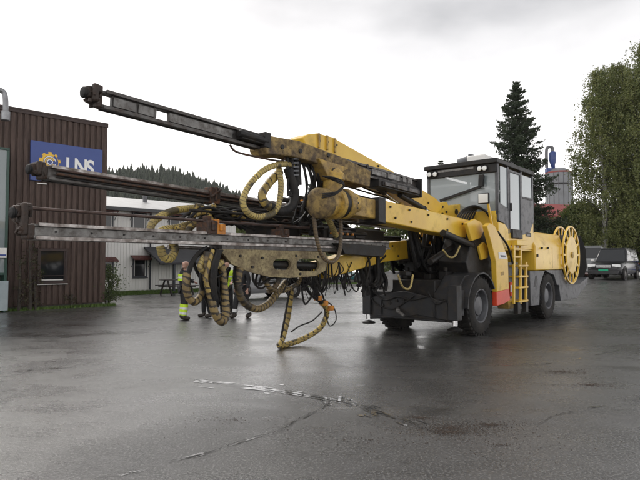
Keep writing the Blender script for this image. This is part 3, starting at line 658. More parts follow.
for (xa, ya, xb, yb) in ((196, 206, 208, 212), (200, 226, 212, 221), (206, 214, 214, 206), (176, 229, 190, 233), (232, 214, 244, 220)):
    hose([(xa, ya, -.4), ((xa + xb) / 2, (ya + yb) / 2 - 2, -.4), (xb, yb, -.42)], .045, HYB, **big)
for k in range(14):
    x0 = rr.uniform(203, 216); v = rr.uniform(-.35, .05)
    hose([(x0 + 6, 249, v), (x0 + rr.uniform(-3, 4), 262, v), (x0 + rr.uniform(-4, 6), 282, v), (x0 + 4 + rr.uniform(-4, 6), 298 + rr.uniform(-10, 10), v)], rr.uniform(.018, .034), DRUB, n=8, step=.05)
for k in range(12):
    x0 = rr.uniform(286, 312); v = rr.uniform(-.75, -.3)
    hose([(x0, 268, v), (x0 + rr.uniform(-5, 5), 278, v), (x0 + rr.uniform(-9, 9), 284 + rr.uniform(-3, 8), v)], rr.uniform(.018, .04), DRUB, n=8, step=.05)
for k in range(9):    # black hoses dangling below the low feed, left
    x0 = rr.uniform(206, 224); v = rr.uniform(-.3, .1)
    hose([(x0, 250, v), (x0 - 8 + rr.uniform(-6, 4), 262, v), (x0 - 2 + rr.uniform(-8, 6), 280 + rr.uniform(-6, 20), v), (x0 + 6, 268, v - .1)], rr.uniform(.014, .03), RUB, n=8, step=.05)
for k in range(3):
    x0 = 254 + k * 6; hose([(x0, 266, -.1 - .1 * k), (x0 - 1 - 3 * k, 279 + 3 * k, -.1), (x0 + 5, 288 - 5 * k, -.2), (x0 + 12 + 5 * k, 285 - 4 * k, -.3), (x0 + 20, 270, -.3)], .02, RUB, n=8, step=.05)
for k in range(22):   # bundles in front of the console
    x0 = rr.choice((366, 381)) + rr.gauss(0, 3); v = rr.uniform(-.9, -.35)
    hose([(x0 + rr.uniform(-3, 8), 246 + rr.uniform(-3, 10), v), (x0 - 1 + rr.uniform(-3, 3), 264, v), (x0 + rr.uniform(-3, 3), 280, v), (x0 - rr.uniform(-3, 6), 292 + rr.uniform(-8, 5), v)], rr.uniform(.02, .05), RUB, n=8, step=.06)
for k in range(64):   # dark tangle of hoses and pipes round the boom feet
    if k % 3 == 0: x0 = rr.uniform(388, 425); x1 = min(470, x0 + rr.uniform(10, 36)); v = rr.uniform(-1.0, -.8); y0 = y1 = 256
    else:
        x0 = rr.choice((rr.uniform(426, 450), 412 + rr.gauss(0, 2.5))); x1 = min(486, x0 + rr.uniform(8, 40)); v = rr.uniform(-.35, .35); y0 = 224 + (x0 - 400) * .2; y1 = min(250, 226 + (x1 - 400) * .22)
    sag = rr.uniform(14, 44) if k % 3 else rr.uniform(8, 28)
    hose([(x0 + (x1 - x0) * f_ + rr.uniform(-1, 1), min(290, y0 + (y1 - y0) * f_ + sag * (1 - (2 * f_ - 1) ** 2) + rr.uniform(-1, 1)), v - .12 * f_) for f_ in (0, .12, .3, .5, .7, .88, 1)], rr.uniform(.018, .042), DRUB, n=8, step=.07)
for k in range(12):
    x, y, v = rr.uniform(396, 474), rr.uniform(256, 284), rr.uniform(-.5, .4); p = Q(x, y, v); a_, b_, c_ = rr.uniform(.04, .12), rr.uniform(.04, .12), rr.uniform(.03, .10)
    MB().box((-a_, -b_, -c_), (a_, b_, c_), Matrix.Translation(p) @ Matrix.Rotation(rr.uniform(-.3, .3), 4, 'Y')).build('valve_block', BLK, rig, .01)
MB().prism([Q(x, y, .95) for x, y in [(474, 232), (490, 228), (492, 262), (488, 290), (470, 280), (466, 262), (470, 248)]], (0, -.7, 0)).build('inner_body', BLK, rig, .02)
plate('hinge_ear', [(479, 247), (484, 242), (488, 246), (488, 258), (482, 260)], 1.02, .06, YEL)
for k in range(7):    # arcs in front of the windscreen
    d = k * 2.6; hose([(455 + d, 222, .5), (462 + d, 211 - d * .1, .6), (475 + d * .7, 206 + d * .3, .8), (487 + d * .4, 213 + d * .4, .95), (493 + d * .3, 226, 1.0), (497 + d * .2, 243, 1.0)], .026, RUB, n=8, step=.06)
for (y0, y1) in ((176, 186), (179, 190), (184, 193), (190, 198)):
    hose([(335, y0, .1), (352, y0 + 4, .05), (372, y1 + 1, 0), (392, y1 + 6, 0)], .018, RUB, n=8, step=.06)
hose([(443, 250, .95), (449, 257, .95), (455, 256, .95), (460, 246, .95)], .02, HYEL)
hose([(398, 275, .7), (403, 287, .72), (410, 288, .7), (413, 275, .68)], .02, HYEL)

# ---- cab
UC, VC = -1.15, 1.16
def C(px, py): return QU(px, py, UC)
def S(px, py, v=VC): return Q(px, py, v)
fl_top, fr_top = C(427, 169), C(499, 161); VL = fl_top.y
Zt = S(500, 163).z; Ze = S(533, 175).x   # roof height, rear end of the cab
URc = Ze; Zb = S(500, 248).z; Zg = S(505, 222).z; Zm = C(440, 214).z
cab = MB().box((URc, VL, Zb - .05), (UC - .02, VC - .02, Zb + .05)).build('cab', YEL, rig, .015)
lp = MB()
lp.prism([(UC, VC, Zb), (UC, VC, Zg - .02), (UC - .45, VC, Zg - .05), (UC - 1.05, VC, Zg - .25), (URc + .35, VC, Zg - .20), (URc, VC, Zg + .15), (URc, VC, Zb)], (0, -.05, 0))
lp.box((UC - .04, VL, Zb), (UC, VC - .05, Zm)).box((URc, VL, Zb), (URc + .04, VC - .05, Zg)).box((URc, VL, Zb), (UC, VL + .05, Zg))
lp.build('lower_body', YEL, cab, .012)
fr = MB(); T = .075
def postf(u0, v0, z0, z1, w_=T): fr.box((u0 - w_, v0 - w_, z0), (u0, v0, z1))
for (u, v) in ((UC, VC), (UC, VL + T), (URc + T, VC), (URc + T, VL + T)): postf(u, v, Zm - .1 if u == UC else Zg - .2, Zt - .02)
fr.build('pillars', GREY, cab, .012)
fs = MB()   # near-side door frame and posts in grey
us = [S(x, 200).x for x in (500, 508.5, 521.5, 533)]
for u in us[1:3]: fs.box((u - .04, VC - .05, Zg - .28), (u + .04, VC + .004, Zt - .02))
fs.prism([(UC, VC + .003, Zg + .02), (UC, VC + .003, Zg + .42), (UC - .1, VC + .003, Zg + .46), (us[1] + .04, VC + .003, Zg + .35), (us[1] + .04, VC + .003, Zg - .18), (UC - .4, VC + .003, Zg - .05)], (0, -.04, 0))
fs.prism([(us[2], VC + .003, Zg - .28), (us[2], VC + .003, Zg + .75), (URc, VC + .003, Zg + .78), (URc, VC + .003, Zg + .15), (URc + .35, VC + .003, Zg - .22)], (0, -.04, 0))
fs.build('side_frame', GREY, cab, .008)
rf = MB().box((URc - .03, VL - .03, Zt - .02), (UC + .12, VC + .03, Zt + .10)).box((URc + .15, VL + .2, Zt + .10), (UC - .2, VC - .2, Zt + .14)); rf.build('roof', BLK, cab, .03)
vz = C(440, 178).z
MB().box((UC - .03, VL + .02, vz), (UC + .05, VC - .02, Zt - .02)).build('visor', BLK, cab, .01)
MB().box((UC - .045, VL + T, Zm), (UC - .03, VC - T, vz)).build('windscreen', GLS, cab)
MB().box((UC + .05, VL + .35, Zt - .10), (UC + .06, VC - .60, Zt - .045)).build('light_bar', ALU, cab, .003)
for (x, y) in ((431, 175), (436.5, 174.6), (481, 169), (486, 168.6)):
    p = C(x, y); h = MB().lathe((UC + .05, p.y, p.z), (1, 0, 0), [(0, 0), (.07, 0), (.08, .05), (.075, .06)], 16).build('work_light', BLK, cab)
    MB().lathe((UC + .09, p.y, p.z), (1, 0, 0), [(0, .03), (.055, .02), (.065, 0)], 16).build('lens', LAMP, h)
glz = MB().box((us[0] - .02 - (us[0] - us[1]) + .06, VC - .03, Zg + .38), (us[0] - .08, VC - .018, Zt - .06))
glz.build('side_window', GLS2, cab)
door = MB(); d0, d1 = us[2] + .06, us[1] - .06; dz0, dz1 = Zg - .26, Zt - .08
for q in ((d0, d0 + .05, dz0, dz1), (d1 - .05, d1, dz0, dz1), (d0 + .05, d1 - .05, dz0, dz0 + .08), (d0 + .05, d1 - .05, dz1 - .06, dz1)): door.box((q[0], VC - .03, q[2]), (q[1], VC + .012, q[3]))
do = door.build('door', GREY, cab, .006); MB().box((d0 + .05, VC - .02, dz0 + .08), (d1 - .05, VC - .01, dz1 - .06)).build('pane', GLS, do) if False else None
MB().box((d0 + .05, VC - .02, dz0 + .08), (d1 - .05, VC - .01, dz1 - .06)).build('door_window', GLS2, cab)
MB().box((URc + .1, VC - .03, Zg + .76), (us[2] - .06, VC - .018, Zt - .10)).build('side_window', GLS2, cab)
MB().box((URc + .08, VC - .0, Zg + .70), (us[2] - .05, VC + .01, Zg + .75)).box((d1 - .06, VC + .012, Zg + .3), (d1 - .02, VC + .05, Zg + .5)).build('door_handle', BLK, cab, .004)
MB().box((URc + .03, VL + T, Zg + .1), (URc + .045, VC - T, Zt - .1)).build('rear_window', GLS, cab)
MB().box((URc + T, VL + .02, Zg + .1), (UC - T, VL + .035, Zt - .1)).build('side_window', GLS2, cab)
# inside
ins = MB().box((URc + .5, -.35, Zb), (URc + 1.0, .35, Zb + .55)).box((URc + .4, -.33, Zb + .5), (URc + .6, .33, Zb + 1.3)).box((UC - .5, -.7, Zb), (UC - .25, .7, Zb + .9)); ins.build('seat', BLK, cab, .05)
wp0, wp1 = C(441, 201), C(482, 187); MB().beam((UC + .05, wp0.y, wp0.z), (UC + .06, wp1.y, wp1.z), .05, .07).beam((UC + .05, wp1.y, wp1.z), (UC + .06, wp1.y + .02, wp1.z + .3), .12, .10).build('wiper', BLK, cab, .01)
a, b_ = C(470, 173), C(485, 184); MB().box((UC - .1, min(a.y, b_.y), b_.z), (UC - .05, max(a.y, b_.y), a.z)).build('sun_visor', DGLS, cab, .01)
ac = MB(); a, b_ = C(458, 164), C(482, 157)
ac.box((UC - 1.0, C(463, 163).y, Zt + .10), (UC - .2, C(482, 160).y, Zt + .30)); ac.build('air_conditioner', WHT, cab, .04)
MB().cyl((UC - .5, C(450, 163).y, Zt + .2), (UC - .5, C(466, 163).y, Zt + .28), .11).box((UC - .6, C(462, 163).y, Zt + .1), (UC - .35, C(465, 163).y, Zt + .38)).build('air_intake', GREYM, cab, .02)
MB().box((UC - 1.5, VC - .35, Zt + .1), (UC - 1.3, VC - .15, Zt + .22)).cyl((UC - .5, VC - .45, Zt + .1), (UC - .5, VC - .45, Zt + .2), .05).build('beacon', BLK, cab, .01)
# mirror on yellow post
mr0 = Q(492, 226, 1.15); mr1 = Q(488, 203, 1.15)
mo = MB().beam(mr0, mr1, .05, .05).build('mirror_post', YEL, rig, .006)
c = Q(487, 198, 1.15); MB().box((c.x - .06, c.y - .22, c.z - .13), (c.x + .02, c.y + .05, c.z + .12)).build('mirror', BLK, mo, .02); MB().box((c.x + .021, c.y - .2, c.z - .11), (c.x + .025, c.y + .03, c.z + .1)).build('mirror_glass', LAMP, mo)
# service box, plates and name plate on the lower cab body
a, b_ = S(511, 229), S(521, 239); MB().box((b_.x, VC - .02, b_.z), (a.x, VC + .05, a.z)).build('side_hatch', BLK, cab, .01)
a, b_ = S(511, 240), S(522, 246); MB().box((b_.x, VC, b_.z), (a.x, VC + .16, a.z)).build('toolbox', YEL, cab, .01)
a, b_ = S(525.5, 232.5), S(531, 237); MB().box((b_.x, VC, b_.z), (a.x, VC + .006, a.z)).build('type_plate', BLK, cab, .0)
MB().box((b_.x + .08, VC + .006, b_.z + .03), (a.x - .08, VC + .008, a.z - .04)).build('plate_marking', ALU, cab)
# ---- slanted guard between the front wheel and the ladder
VG = 1.26
plate('side_guard', [(487, 226), (490, 223), (495, 226), (502, 241), (508, 258), (509, 289), (497, 292), (496, 262), (492, 245)], VG, .12, YEL, rig)
plate('red_guard_foot', [(497, 292), (509, 289), (510.5, 300), (504, 304), (497, 306)], VG + .003, .12, RED, rig)
plate('warning_label', [(498.5, 252), (506, 252.5), (507, 259), (499, 258.5)], VG + .006, .004, WHT, rig, 0)
plate('warning_label', [(500.5, 255), (505.5, 255.5), (505.8, 257.5), (501, 257.2)], VG + .009, .004, GREYM, rig, 0)
plate('warning_label', [(501, 272), (504, 271.5), (504, 275), (501, 275.5)], VG + .006, .004, YELD, rig, 0)
plate('side_guard', [(508, 262), (518, 262), (519, 300), (510, 302)], 1.0, .2, GREY, rig)
plate('fire_extinguisher', [(510.5, 282), (512.5, 282), (512.6, 296), (510.7, 296.5)], 1.08, .05, RED, rig)
plate('extinguisher_label', [(510.8, 285), (512.3, 285), (512.3, 292), (510.8, 292)], 1.085, .01, WHT, rig, 0)
for (x0, y0, x1, y1) in ((495, 236, 506, 262), (498, 232, 514, 268)): hose([(x0, y0, 1.2), ((x0 + x1) / 2 + 2, (y0 + y1) / 2 - 3, 1.22), (x1, y1, 1.2)], .025, RUB)
# ---- ladder
la = MB()
for x in (513, 519.5):
    la.beam(Q(x + 1, 244, 1.22), Q(x + .7, 304, 1.22), .05, .09)
la.beam(Q(526, 262, 1.22), Q(526, 306, 1.22), .05, .09)
lo = la.build('ladder', YEL, rig, .008)
st = MB()
for y in (249, 257): p, q = Q(513, y, 1.22), Q(521, y, 1.22); st.box((q.x, 1.0, p.z - .02), (p.x, 1.24, p.z + .03))
for y in (266, 277, 288, 302):
    p, q = Q(518, y, 1.22), Q(527, y, 1.22); st.box((q.x, .95, p.z - .02), (p.x, 1.26, p.z + .03))
st.build('step', YEL, lo, .006)
for x_, y_ in ((517, 314), (525, 312)): MB().beam(Q(x_, 302, 1.2), Q(x_, y_, 1.2), .12, .18).build('rubber_step_hanger', BLK, lo, .01)
plate('battery_box', [(508, 299), (514, 298), (515, 308), (509, 309)], 1.05, .3, YELD)
# ---- rear: hood, fenders, tail, cable reel
hood_pts = [(534.5, 244), (537, 231), (563, 233.5), (566, 245), (566, 269.5), (560, 270), (556, 266.5), (549, 266.5), (544, 270), (534.5, 270.5)]
hp = [Q(x, y, 1.2) for x, y in hood_pts]
hu0, hu1 = hp[0].x, hp[3].x; zt = hp[1].z; zf = hp[0].z; zb = hp[9].z
hz0 = MB()
prof = [(1.22, zb), (1.22, zf - .05), (.98, zt), (-.98, zt), (-1.2, zf - .05), (-1.2, zb)]
hz0.prism([(hu0, v, z) for v, z in prof], (hu1 - hu0, 0, 0)); hd_ = hz0.build('engine_hood', YEL, rig, .03)
hs = MB()
for x in (542, 548): hs.cyl(Q(x, 248, 1.22), Q(x, 248, 1.25), .03)
a = Q(537, 248, 1.22); b2_ = Q(536, 257, 1.22); hs.box((b2_.x - .05, 1.22, b2_.z), (a.x, 1.26, b2_.z + .08)); hs.build('hood_latch', BLK, hd_)
MB().box(((hu0 + hu1) / 2 - .006, .6, zb + .05), ((hu0 + hu1) / 2 + .006, 1.224, zf - .05)).build('panel_seam', BLK, hd_)
rf0 = plate('rear_fender', [(530, 271), (545, 271), (543, 276), (540, 286), (539.5, 305), (531, 306)], 1.2, .5, GREY)
plate('vent_slot', [(535.5, 276), (537.5, 275), (535.5, 287), (533.8, 287)], 1.203, .02, BLK, rf0, 0)
plate('rear_fender', [(545, 270), (557, 270), (560, 285), (557, 285), (554, 275), (548, 272.5)], 1.2, .5, GREY)
tail = plate('tail_frame', [(557, 270), (562, 270), (564, 276), (568, 286), (580, 284), (588, 277), (587, 284), (577, 298), (561, 301)], 1.2, 2.2, GREY)
ft = Q(577, 255, 1.2)
MB().box((Q(586, 270, 1.2).x, -1.0, .9), (Q(567, 270, 1.2).x, .55, 1.35)).build('rear_deck', BLK, rig, .03)
rc = Q(571.5, 255, 1.28); RR_ = (Q(571.5, 226, 1.28).z - Q(571.5, 284, 1.28).z) / 2
reel = MB().lathe((rc.x, 1.30, rc.z), (0, -1, 0), [(0, 0), (.6, 0), (.62, .03), (.6, .05), (0, .05)], 36).build('cable_reel', YEL, rig, .0)
for vv in (1.30, .98):
    ring = MB().lathe((rc.x, vv, rc.z), (0, -1, 0), [(RR_ - .05, 0), (RR_, 0), (RR_, .05), (RR_ - .05, .05), (RR_ - .05, 0)], 48)
    for k in range(14):
        a = 2 * math.pi * k / 14; d = Vector((math.cos(a), 0, math.sin(a))); c = Vector((rc.x, vv - .025, rc.z)); ring.beam(c + d * .40, c + d * (RR_ - .02), .06, .03, up=(0, 1, 0))
    ring.build('reel_flange', YEL, reel)
MB().lathe((rc.x, 1.22, rc.z), (0, -1, 0), [(.2, 0), (.66, 0), (.66, .2), (.2, .2)], 36).build('wound_cable', RUB, reel)
MB().lathe((rc.x, 1.31, rc.z), (0, 1, 0), [(.10, -.02), (.10, .02), (0, .03)], 16).build('reel_hub', YELD, reel)
plate('reel_guard', [(577, 236), (581, 236), (586, 250), (587, 268), (583, 280), (575, 285)], .9, .08, mat('reel_guard_black', (.01, .01, .01), .95, (.02, .018, .016), 4, spec=.1))

# ================================================================== BROWN BUILDING
WA = math.atan2(.6806, .7327)
e = Vector((.7327, .6806, 0)); BO = Vector((-8.22, 20.37, 0))
BF = Frame(BO, WA); HB = 6.9
brown = empty('brown_building', BO, WA, 'brown timber-clad building with a flat roof and blue sign on its wall', 'building')
BRN = mat('brown_stained_timber', (.088, .056, .044), .65, (.066, .040, .031), 3, bump=.2, bscale=20, stretch=(4, 4, .35), spot=(.045, .032, .027), spot_amt=.4)
TRIM = mat('dark_brown_trim', (.05, .03, .025), .6, (.035, .022, .02), 4)
wl = MB(); wl.box((-16, .06, 0), (-.1, 9, HB - .1)).box((-16, .0, .12), (0, .06, HB)).box((-.06, .06, .12), (0, 9, HB))
wall_b = wl.build('wall', BRN, brown)
bt = MB(); x = -15.95
wxa, wxb, wza, wzb = BF.hit(40, 251, 1, -.06).x - .12, BF.hit(64.5, 281, 1, -.06).x + .12, BF.hit(64.5, 281, 1, -.06).z - .1, BF.hit(40, 251, 1, -.06).z + .1
while x < -.1:
    if x + .125 > wxa and x < wxb: bt.box((x, -.055, .14), (x + .125, 0, wza)).box((x, -.055, wzb), (x + .125, 0, HB - .02))
    else: bt.box((x, -.055, .14), (x + .125, 0, HB - .02))
    x += .205
y = .1
while y < 9: bt.box((0, y, .14), (.03, y + .07, HB - .02)); y += .145
bt.build('battens', BRN, wall_b, .003)
MB().box((-16.1, -.08, HB), (.06, 9.1, HB + .07)).box((-16.1, -.08, HB - .10), (.06, -.045, HB)).build('roof_trim', TRIM, brown, .008)
MB().box((-.09, -.06, .13), (.036, .05, HB - .1)).build('corner_board', BRN, brown, .004)
MB().box((-16, .03, -.1), (-.02, .5, .13)).build('plinth', mat('old_concrete', (.10, .095, .09), .8, (.07, .065, .06), 3), brown)
a, b_ = BF.hit(40, 251, 1, -.06), BF.hit(64.5, 281, 1, -.03)
x0, x1, z1, z0 = a.x, b_.x, a.z, b_.z
wn = MB()
for q in ((x0 - .07, x1 + .07, z1, z1 + .09), (x0 - .07, x1 + .07, z0 - .09, z0), (x0 - .07, x0, z0, z1), (x1, x1 + .07, z0, z1)): wn.box((q[0], -.08, q[2]), (q[1], .01, q[3]))
wo = wn.build('window', TRIM, brown, .005)
MB().box((x0, -.035, z0), (x1, -.031, z1)).build('pane', DGLS, wo)
MB().box((x0 - .09, -.13, z0 - .115), (x1 + .09, -.06, z0 - .092)).box((x0 + .05, -.045, z0 + .03), (x1 - .05, -.036, z0 + .07)).build('sill', WHT, wo, .004)
MB().box((x0 + .0, -.06, z0), (x0 + .035, -.036, z1)).box((x1 - .035, -.06, z0), (x1, -.036, z1)).box((x0, -.062, z0 + .18), (x1, -.037, z0 + .21)).build('casement', TRIM, wo, .003)
# sign
BLUE = mat('blue_sign_face', (.04, .075, .27), .4, (.036, .068, .25), 2)
s0, s1, s2 = BF.hit(31, 140, 1, -.12), BF.hit(103, 151, 1, -.12), BF.hit(31, 180, 1, -.12)
sign = empty('company_sign', BO, WA, 'blue sign with yellow gear and white LNS letters on the brown wall', 'sign')
MB().box((s0.x, -.14, s2.z), (s1.x - .02, -.035, s0.z)).build('sign_board', BLUE, sign, .01)
def text_mesh(body, x, z, h, wscale, m, parent, y=-.147, off=.02):
    cu = bpy.data.curves.new('lettering', 'FONT'); cu.body = body; cu.size = h / .69; cu.extrude = .004; cu.offset = off
    to = bpy.data.objects.new('tmp', cu); me = bpy.data.meshes.new_from_object(to); bpy.data.objects.remove(to)
    M = Matrix.Translation((x, y, z)) @ Matrix.Rotation(R(90), 4, 'X') @ Matrix.Diagonal((wscale, 1, 1, 1)); me.transform(M)
    me.materials.clear(); me.materials.append(m); o = bpy.data.objects.new('lettering', me); col.objects.link(o); o.parent = parent; return o
SGW = mat('sign_white', (.82, .82, .80), .4); SGY = mat('sign_yellow', (.78, .48, .04), .4)
for ch_, xx in (('L', 66.5), ('N', 75), ('S', 87.3)):
    p = BF.hit(xx, 158, 1, -.147); zb_ = BF.hit(66, 172.5, 1, -.147).z; zt_ = BF.hit(66, 157.5, 1, -.147).z
    text_mesh(ch_, p.x - .03, zb_, zt_ - zb_, .80, SGW, sign, off=.022)
gc = BF.hit(50, 162, 1, -.147); gr = abs(BF.hit(50, 152, 1, -.147).z - gc.z)
def arc(mb, r0, r1, a0, a1, n=24, teeth=0):
    k = len(mb.v); pts = []
    for i in range(n + 1):
        a = a0 + (a1 - a0) * i / n; ro = r1 * (1.0 if not teeth or (math.floor(a / (2 * math.pi) * teeth * 2) % 2 == 0) else .82)
        pts.append((r0, a, ro))
    for j in range(n):
        r_, a, ro = pts[j]; _, a2, _ = pts[j + 1]
        P = lambda r, t, y: (gc.x + math.cos(t) * r, y, gc.z + math.sin(t) * r)
        mb.add([P(r_, a, -.15), P(ro, a, -.15), P(ro, a2, -.15), P(r_, a2, -.15), P(r_, a, -.141), P(ro, a, -.141), P(ro, a2, -.141), P(r_, a2, -.141)], [(0, 1, 2, 3), (4, 7, 6, 5), (0, 4, 5, 1), (1, 5, 6, 2), (2, 6, 7, 3), (3, 7, 4, 0)])
g1 = MB(); arc(g1, gr * .62, gr, R(60), R(300), 60, 9); arc(g1, gr * .78, gr, R(-60), R(60), 36, 9); arc(g1, gr * .34, gr * .46, R(20), R(330), 24); g1.build('gear_emblem', SGY, sign, smooth=0)
g2 = MB(); arc(g2, gr * .50, gr * .58, R(10), R(340), 30); g2.build('gear_ring', SGW, sign, smooth=0); g3 = MB(); arc(g3, gr * .20, gr * .28, R(0), R(360), 20); g3.build('gear_eye', SGW, sign, smooth=0)
p = BF.hit(42, 183.5, 1, -.1); MB().box((p.x - .16, -.10, p.z - .02), (p.x + .16, -.04, p.z + .02)).build('sign_lamp', WHT, sign, .005)
# porch items at the left edge of the view
porch = empty('glazed_porch', BO, WA, 'glazed porch door with green frame and pale lower panel at the brown building', 'porch')
a = BF.hit(3.5, 150, 1, -.5); zt_ = a.z; xr = BF.hit(7.5, 290, 1, -.5).x
GRN = mat('dark_green_frame', (.02, .06, .045), .4)
MB().box((xr - 1.4, -.56, 0), (xr - 1.32, -.48, zt_)).box((xr - .12, -.56, 0), (xr - .04, -.48, zt_)).box((xr - 1.4, -.56, zt_), (xr - .04, -.48, zt_ + .08)).box((xr - 1.32, -.55, 1.22), (xr - .12, -.49, 1.30)).box((xr - .12, -.48, 0), (xr - .06, -.04, zt_)).build('frame', GRN, porch, .008)
MB().box((xr - 1.32, -.53, 1.30), (xr - .12, -.52, zt_)).build('pane', GLS, porch)
a, b_ = BF.hit(0, 281, 1, -.57), BF.hit(6, 310, 1, -.57)
MB().box((xr - 1.38, -.60, .06), (xr, -.565, a.z)).build('lower_panel', mat('pale_blue_panel', (.36, .42, .44), .5, (.3, .35, .37), 3), porch, .006)
a, b_ = BF.hit(0, 248, 1, -.6), BF.hit(6.3, 258, 1, -.6); so = MB().box((b_.x - .55, -.64, b_.z), (b_.x, -.61, a.z)).build('small_sign', WHT, porch, .004)
MB().box((b_.x - .5, -.643, b_.z + .06), (b_.x - .02, -.641, b_.z + .12)).build('sign_line', BLUE, so)
pp = MB(); P_ = [BF.hit(x, y, 1, -.9) for x, y in ((-14, 88), (-4, 89), (3.5, 92), (5.5, 100), (5.5, 113))]
pp.tube(P_, .085, 14, step=.04)
po = pp.build('duct', mat('galvanised_steel', (.32, .33, .34), .4, (.22, .22, .23), 4, metal=.5), None)
c = P_[-1]; MB().cyl(c + Vector((0, 0, .05)), c - Vector((0, 0, .25)), .14, n=16).build('cowl', po.data.materials[0], po, .02)
MB().beam(c + Vector((-.05, 0, .1)), Vector((c.x - .1, -.02, c.z + .1)), .05, .05).build('wall_bracket', TRIM, po)
po.location = BO; po.rotation_euler = (0, 0, WA); po.name = 'exhaust_duct'; tag(po, 'grey curved exhaust duct high on the brown building at the left edge', 'duct')

# ================================================================== WHITE BUILDING
WO = Vector((-10.84, 29, 0)); WF = Frame(WO, WA); HE = 0
WSID = mat('white_vertical_boards', (.80, .79, .76), .55, (.72, .71, .69), 2, bump=.1, stretch=(3, 3, .3))
white = empty('white_building', WO, WA, 'long two-storey white timber building with small awnings and a pale metal roof', 'building')
ev = WF.hit(120, 209, 1, -.3); HE = ev.z; xr = WF.hit(236, 230, 1, 0).x
wb = MB().box((-14, .03, .0), (xr, 9, HE)); wwo = wb.build('wall', WSID, white)
bt = MB(); x = -13.9
while x < xr - .05: bt.box((x, .012, .12), (x + .05, .03, HE)); x += .17
bt.build('battens', WSID, wwo)
RFM = mat('pale_metal_roof', (.38, .38, .375), .45, (.30, .30, .295), 2, metal=.2)
rz = WF.hit(120, 199.5, 1, 4.5).z
roof = MB().prism([(-14.3, -.5, HE - .02), (-14.3, 4.5, rz), (-14.3, 9.5, HE - .02), (-14.3, 9.5, HE + .10), (-14.3, 4.5, rz + .12), (-14.3, -.5, HE + .10)], (14.3 + xr + .4, 0, 0)); ro = roof.build('roof', RFM, white, .01)
MB().box((-14.3, -.6, HE - .10), (xr + .4, -.5, HE + .08)).build('gutter', mat('dark_gutter', (.04, .042, .045), .4), white, .01)
p = WF.hit(145, 196, 1, 3.0); MB().cyl((p.x, 3, HE + .6), (p.x, 3, p.z + .1), .13).cyl((p.x, 3, p.z + .1), (p.x, 3, p.z + .2), .18).build('chimney', GREYM, ro)
AWN = mat('maroon_awning', (.13, .04, .03), .6, (.09, .03, .025), 6)
DFR = mat('dark_window_frame', (.03, .035, .045), .5)
def wwin(xa, ya, xb, yb, awn=True, dark=True):
    a, b_ = WF.hit(xa, ya, 1, 0), WF.hit(xb, yb, 1, 0); x0, x1, z0, z1 = a.x, b_.x, b_.z, a.z
    if z1 < z0 + .2: return
    f = MB(); t = .07
    for q in ((x0 - t, x1 + t, z1, z1 + t), (x0 - t, x1 + t, z0 - t, z0), (x0 - t, x0, z0, z1), (x1, x1 + t, z0, z1)): f.box((q[0], -.04, q[2]), (q[1], .02, q[3]))
    wo = f.build('window', WHT if not dark else DFR, white, .005)
    MB().box((x0, .0, z0), (x1, .008, z1)).build('pane', DGLS, wo); MB().box((x0, -.02, z0), (x0 + .04, -.001, z1)).build('casement', WHT, wo); MB().box((x1 - .04, -.02, z0), (x1, -.001, z1)).build('casement', WHT, wo)
    MB().box((x0 - t - .03, -.10, z0 - t - .05), (x1 + t + .03, -.042, z0 - t)).build('sill', DFR, wo)
    if awn:
        A = MB(); n = 14; W_ = (x1 - x0 + .4) / n
        for k in range(n):
            xx = x0 - .2 + k * W_; A.prism([(xx, 0, z1 + .26), (xx, -.42, z1 + .08), (xx, -.42, z1 + .0), (xx, -.40, z1 + .0), (xx, -.40, z1 + .06), (xx, 0, z1 + .22)], (W_ * .82, 0, 0))
        A.build('awning', AWN, white); MB().cyl((x0 - .15, 0, z1 - .4), (x0 - .15, -.4, z1 + .03), .015).cyl((x1 + .15, 0, z1 - .4), (x1 + .15, -.4, z1 + .03), .015).build('awning_arm', DFR, white)
wwin(133, 213, 145, 229); wwin(134, 260, 145.5, 276); wwin(105, 212, 112, 228); wwin(101, 262, 112, 276)
wwin(170, 216, 180, 230); wwin(205, 219, 214, 232); wwin(203, 262, 211, 275)
p = WF.hit(150, 250, 1, 0); MB().cyl((p.x, -.07, .1), (p.x, -.07, HE - .1), .045).build('downpipe', DFR, white)
MB().box((p.x + .1, -.012, WF.hit(150, 243, 1, 0).z), (xr, -.0, WF.hit(150, 243, 1, 0).z + .03)).build('band_board', WSID, white)
# canopy on posts in front of the white building
can = empty('entrance_canopy', WO, WA, 'dark pitched canopy on posts in front of the white building', 'canopy')
a, b_ = WF.hit(160, 262, 1, -2.0), WF.hit(215, 262, 1, -2.0); zc = a.z
MB().prism([(a.x, -2, zc), (a.x, -.04, zc + .85), (a.x, -.04, zc + .75), (a.x, -2, zc - .1)], (b_.x - a.x, 0, 0)).build('canopy_roof', mat('dark_roof_felt', (.045, .045, .05), .6, (.03, .03, .034), 3), can, .01)
m_ = MB()
for x in (a.x + .9, b_.x - .3): m_.box((x, -1.8, 0), (x + .12, -1.68, zc - .02))
m_.box((a.x + .1, -1.82, zc - .14), (b_.x - .1, -1.7, zc + .04)); m_.build('post', DFR, can, .006)
# picnic table
TW = mat('dark_picnic_wood', (.06, .05, .045), .7, (.04, .033, .03), 5, stretch=(1, 8, 8))
pt_ = at(177, 286, 27.5); pic = empty('picnic_table', (pt_.x, pt_.y, 0), WA, 'dark wooden picnic table on the grass by the white building', 'picnic table')
t_ = MB()
for k in range(5): t_.box((-.8, -.35 + k * .145, .72), (.8, -.35 + k * .145 + .13, .76))
t_.build('tabletop', TW, pic, .006)
for s in (-1, 1): MB().box((-.8, s * .7 - .12, .43), (.8, s * .7 + .12, .47)).build('bench_seat', TW, pic, .006)
for x in (-.6, .6):
    for s in (-1, 1): MB().beam((x, s * .15, .72), (x, s * .62, 0), .05, .09).build('leg', TW, pic)
    MB().box((x - .03, -.8, .38), (x + .03, .8, .43)).build('brace', TW, pic)

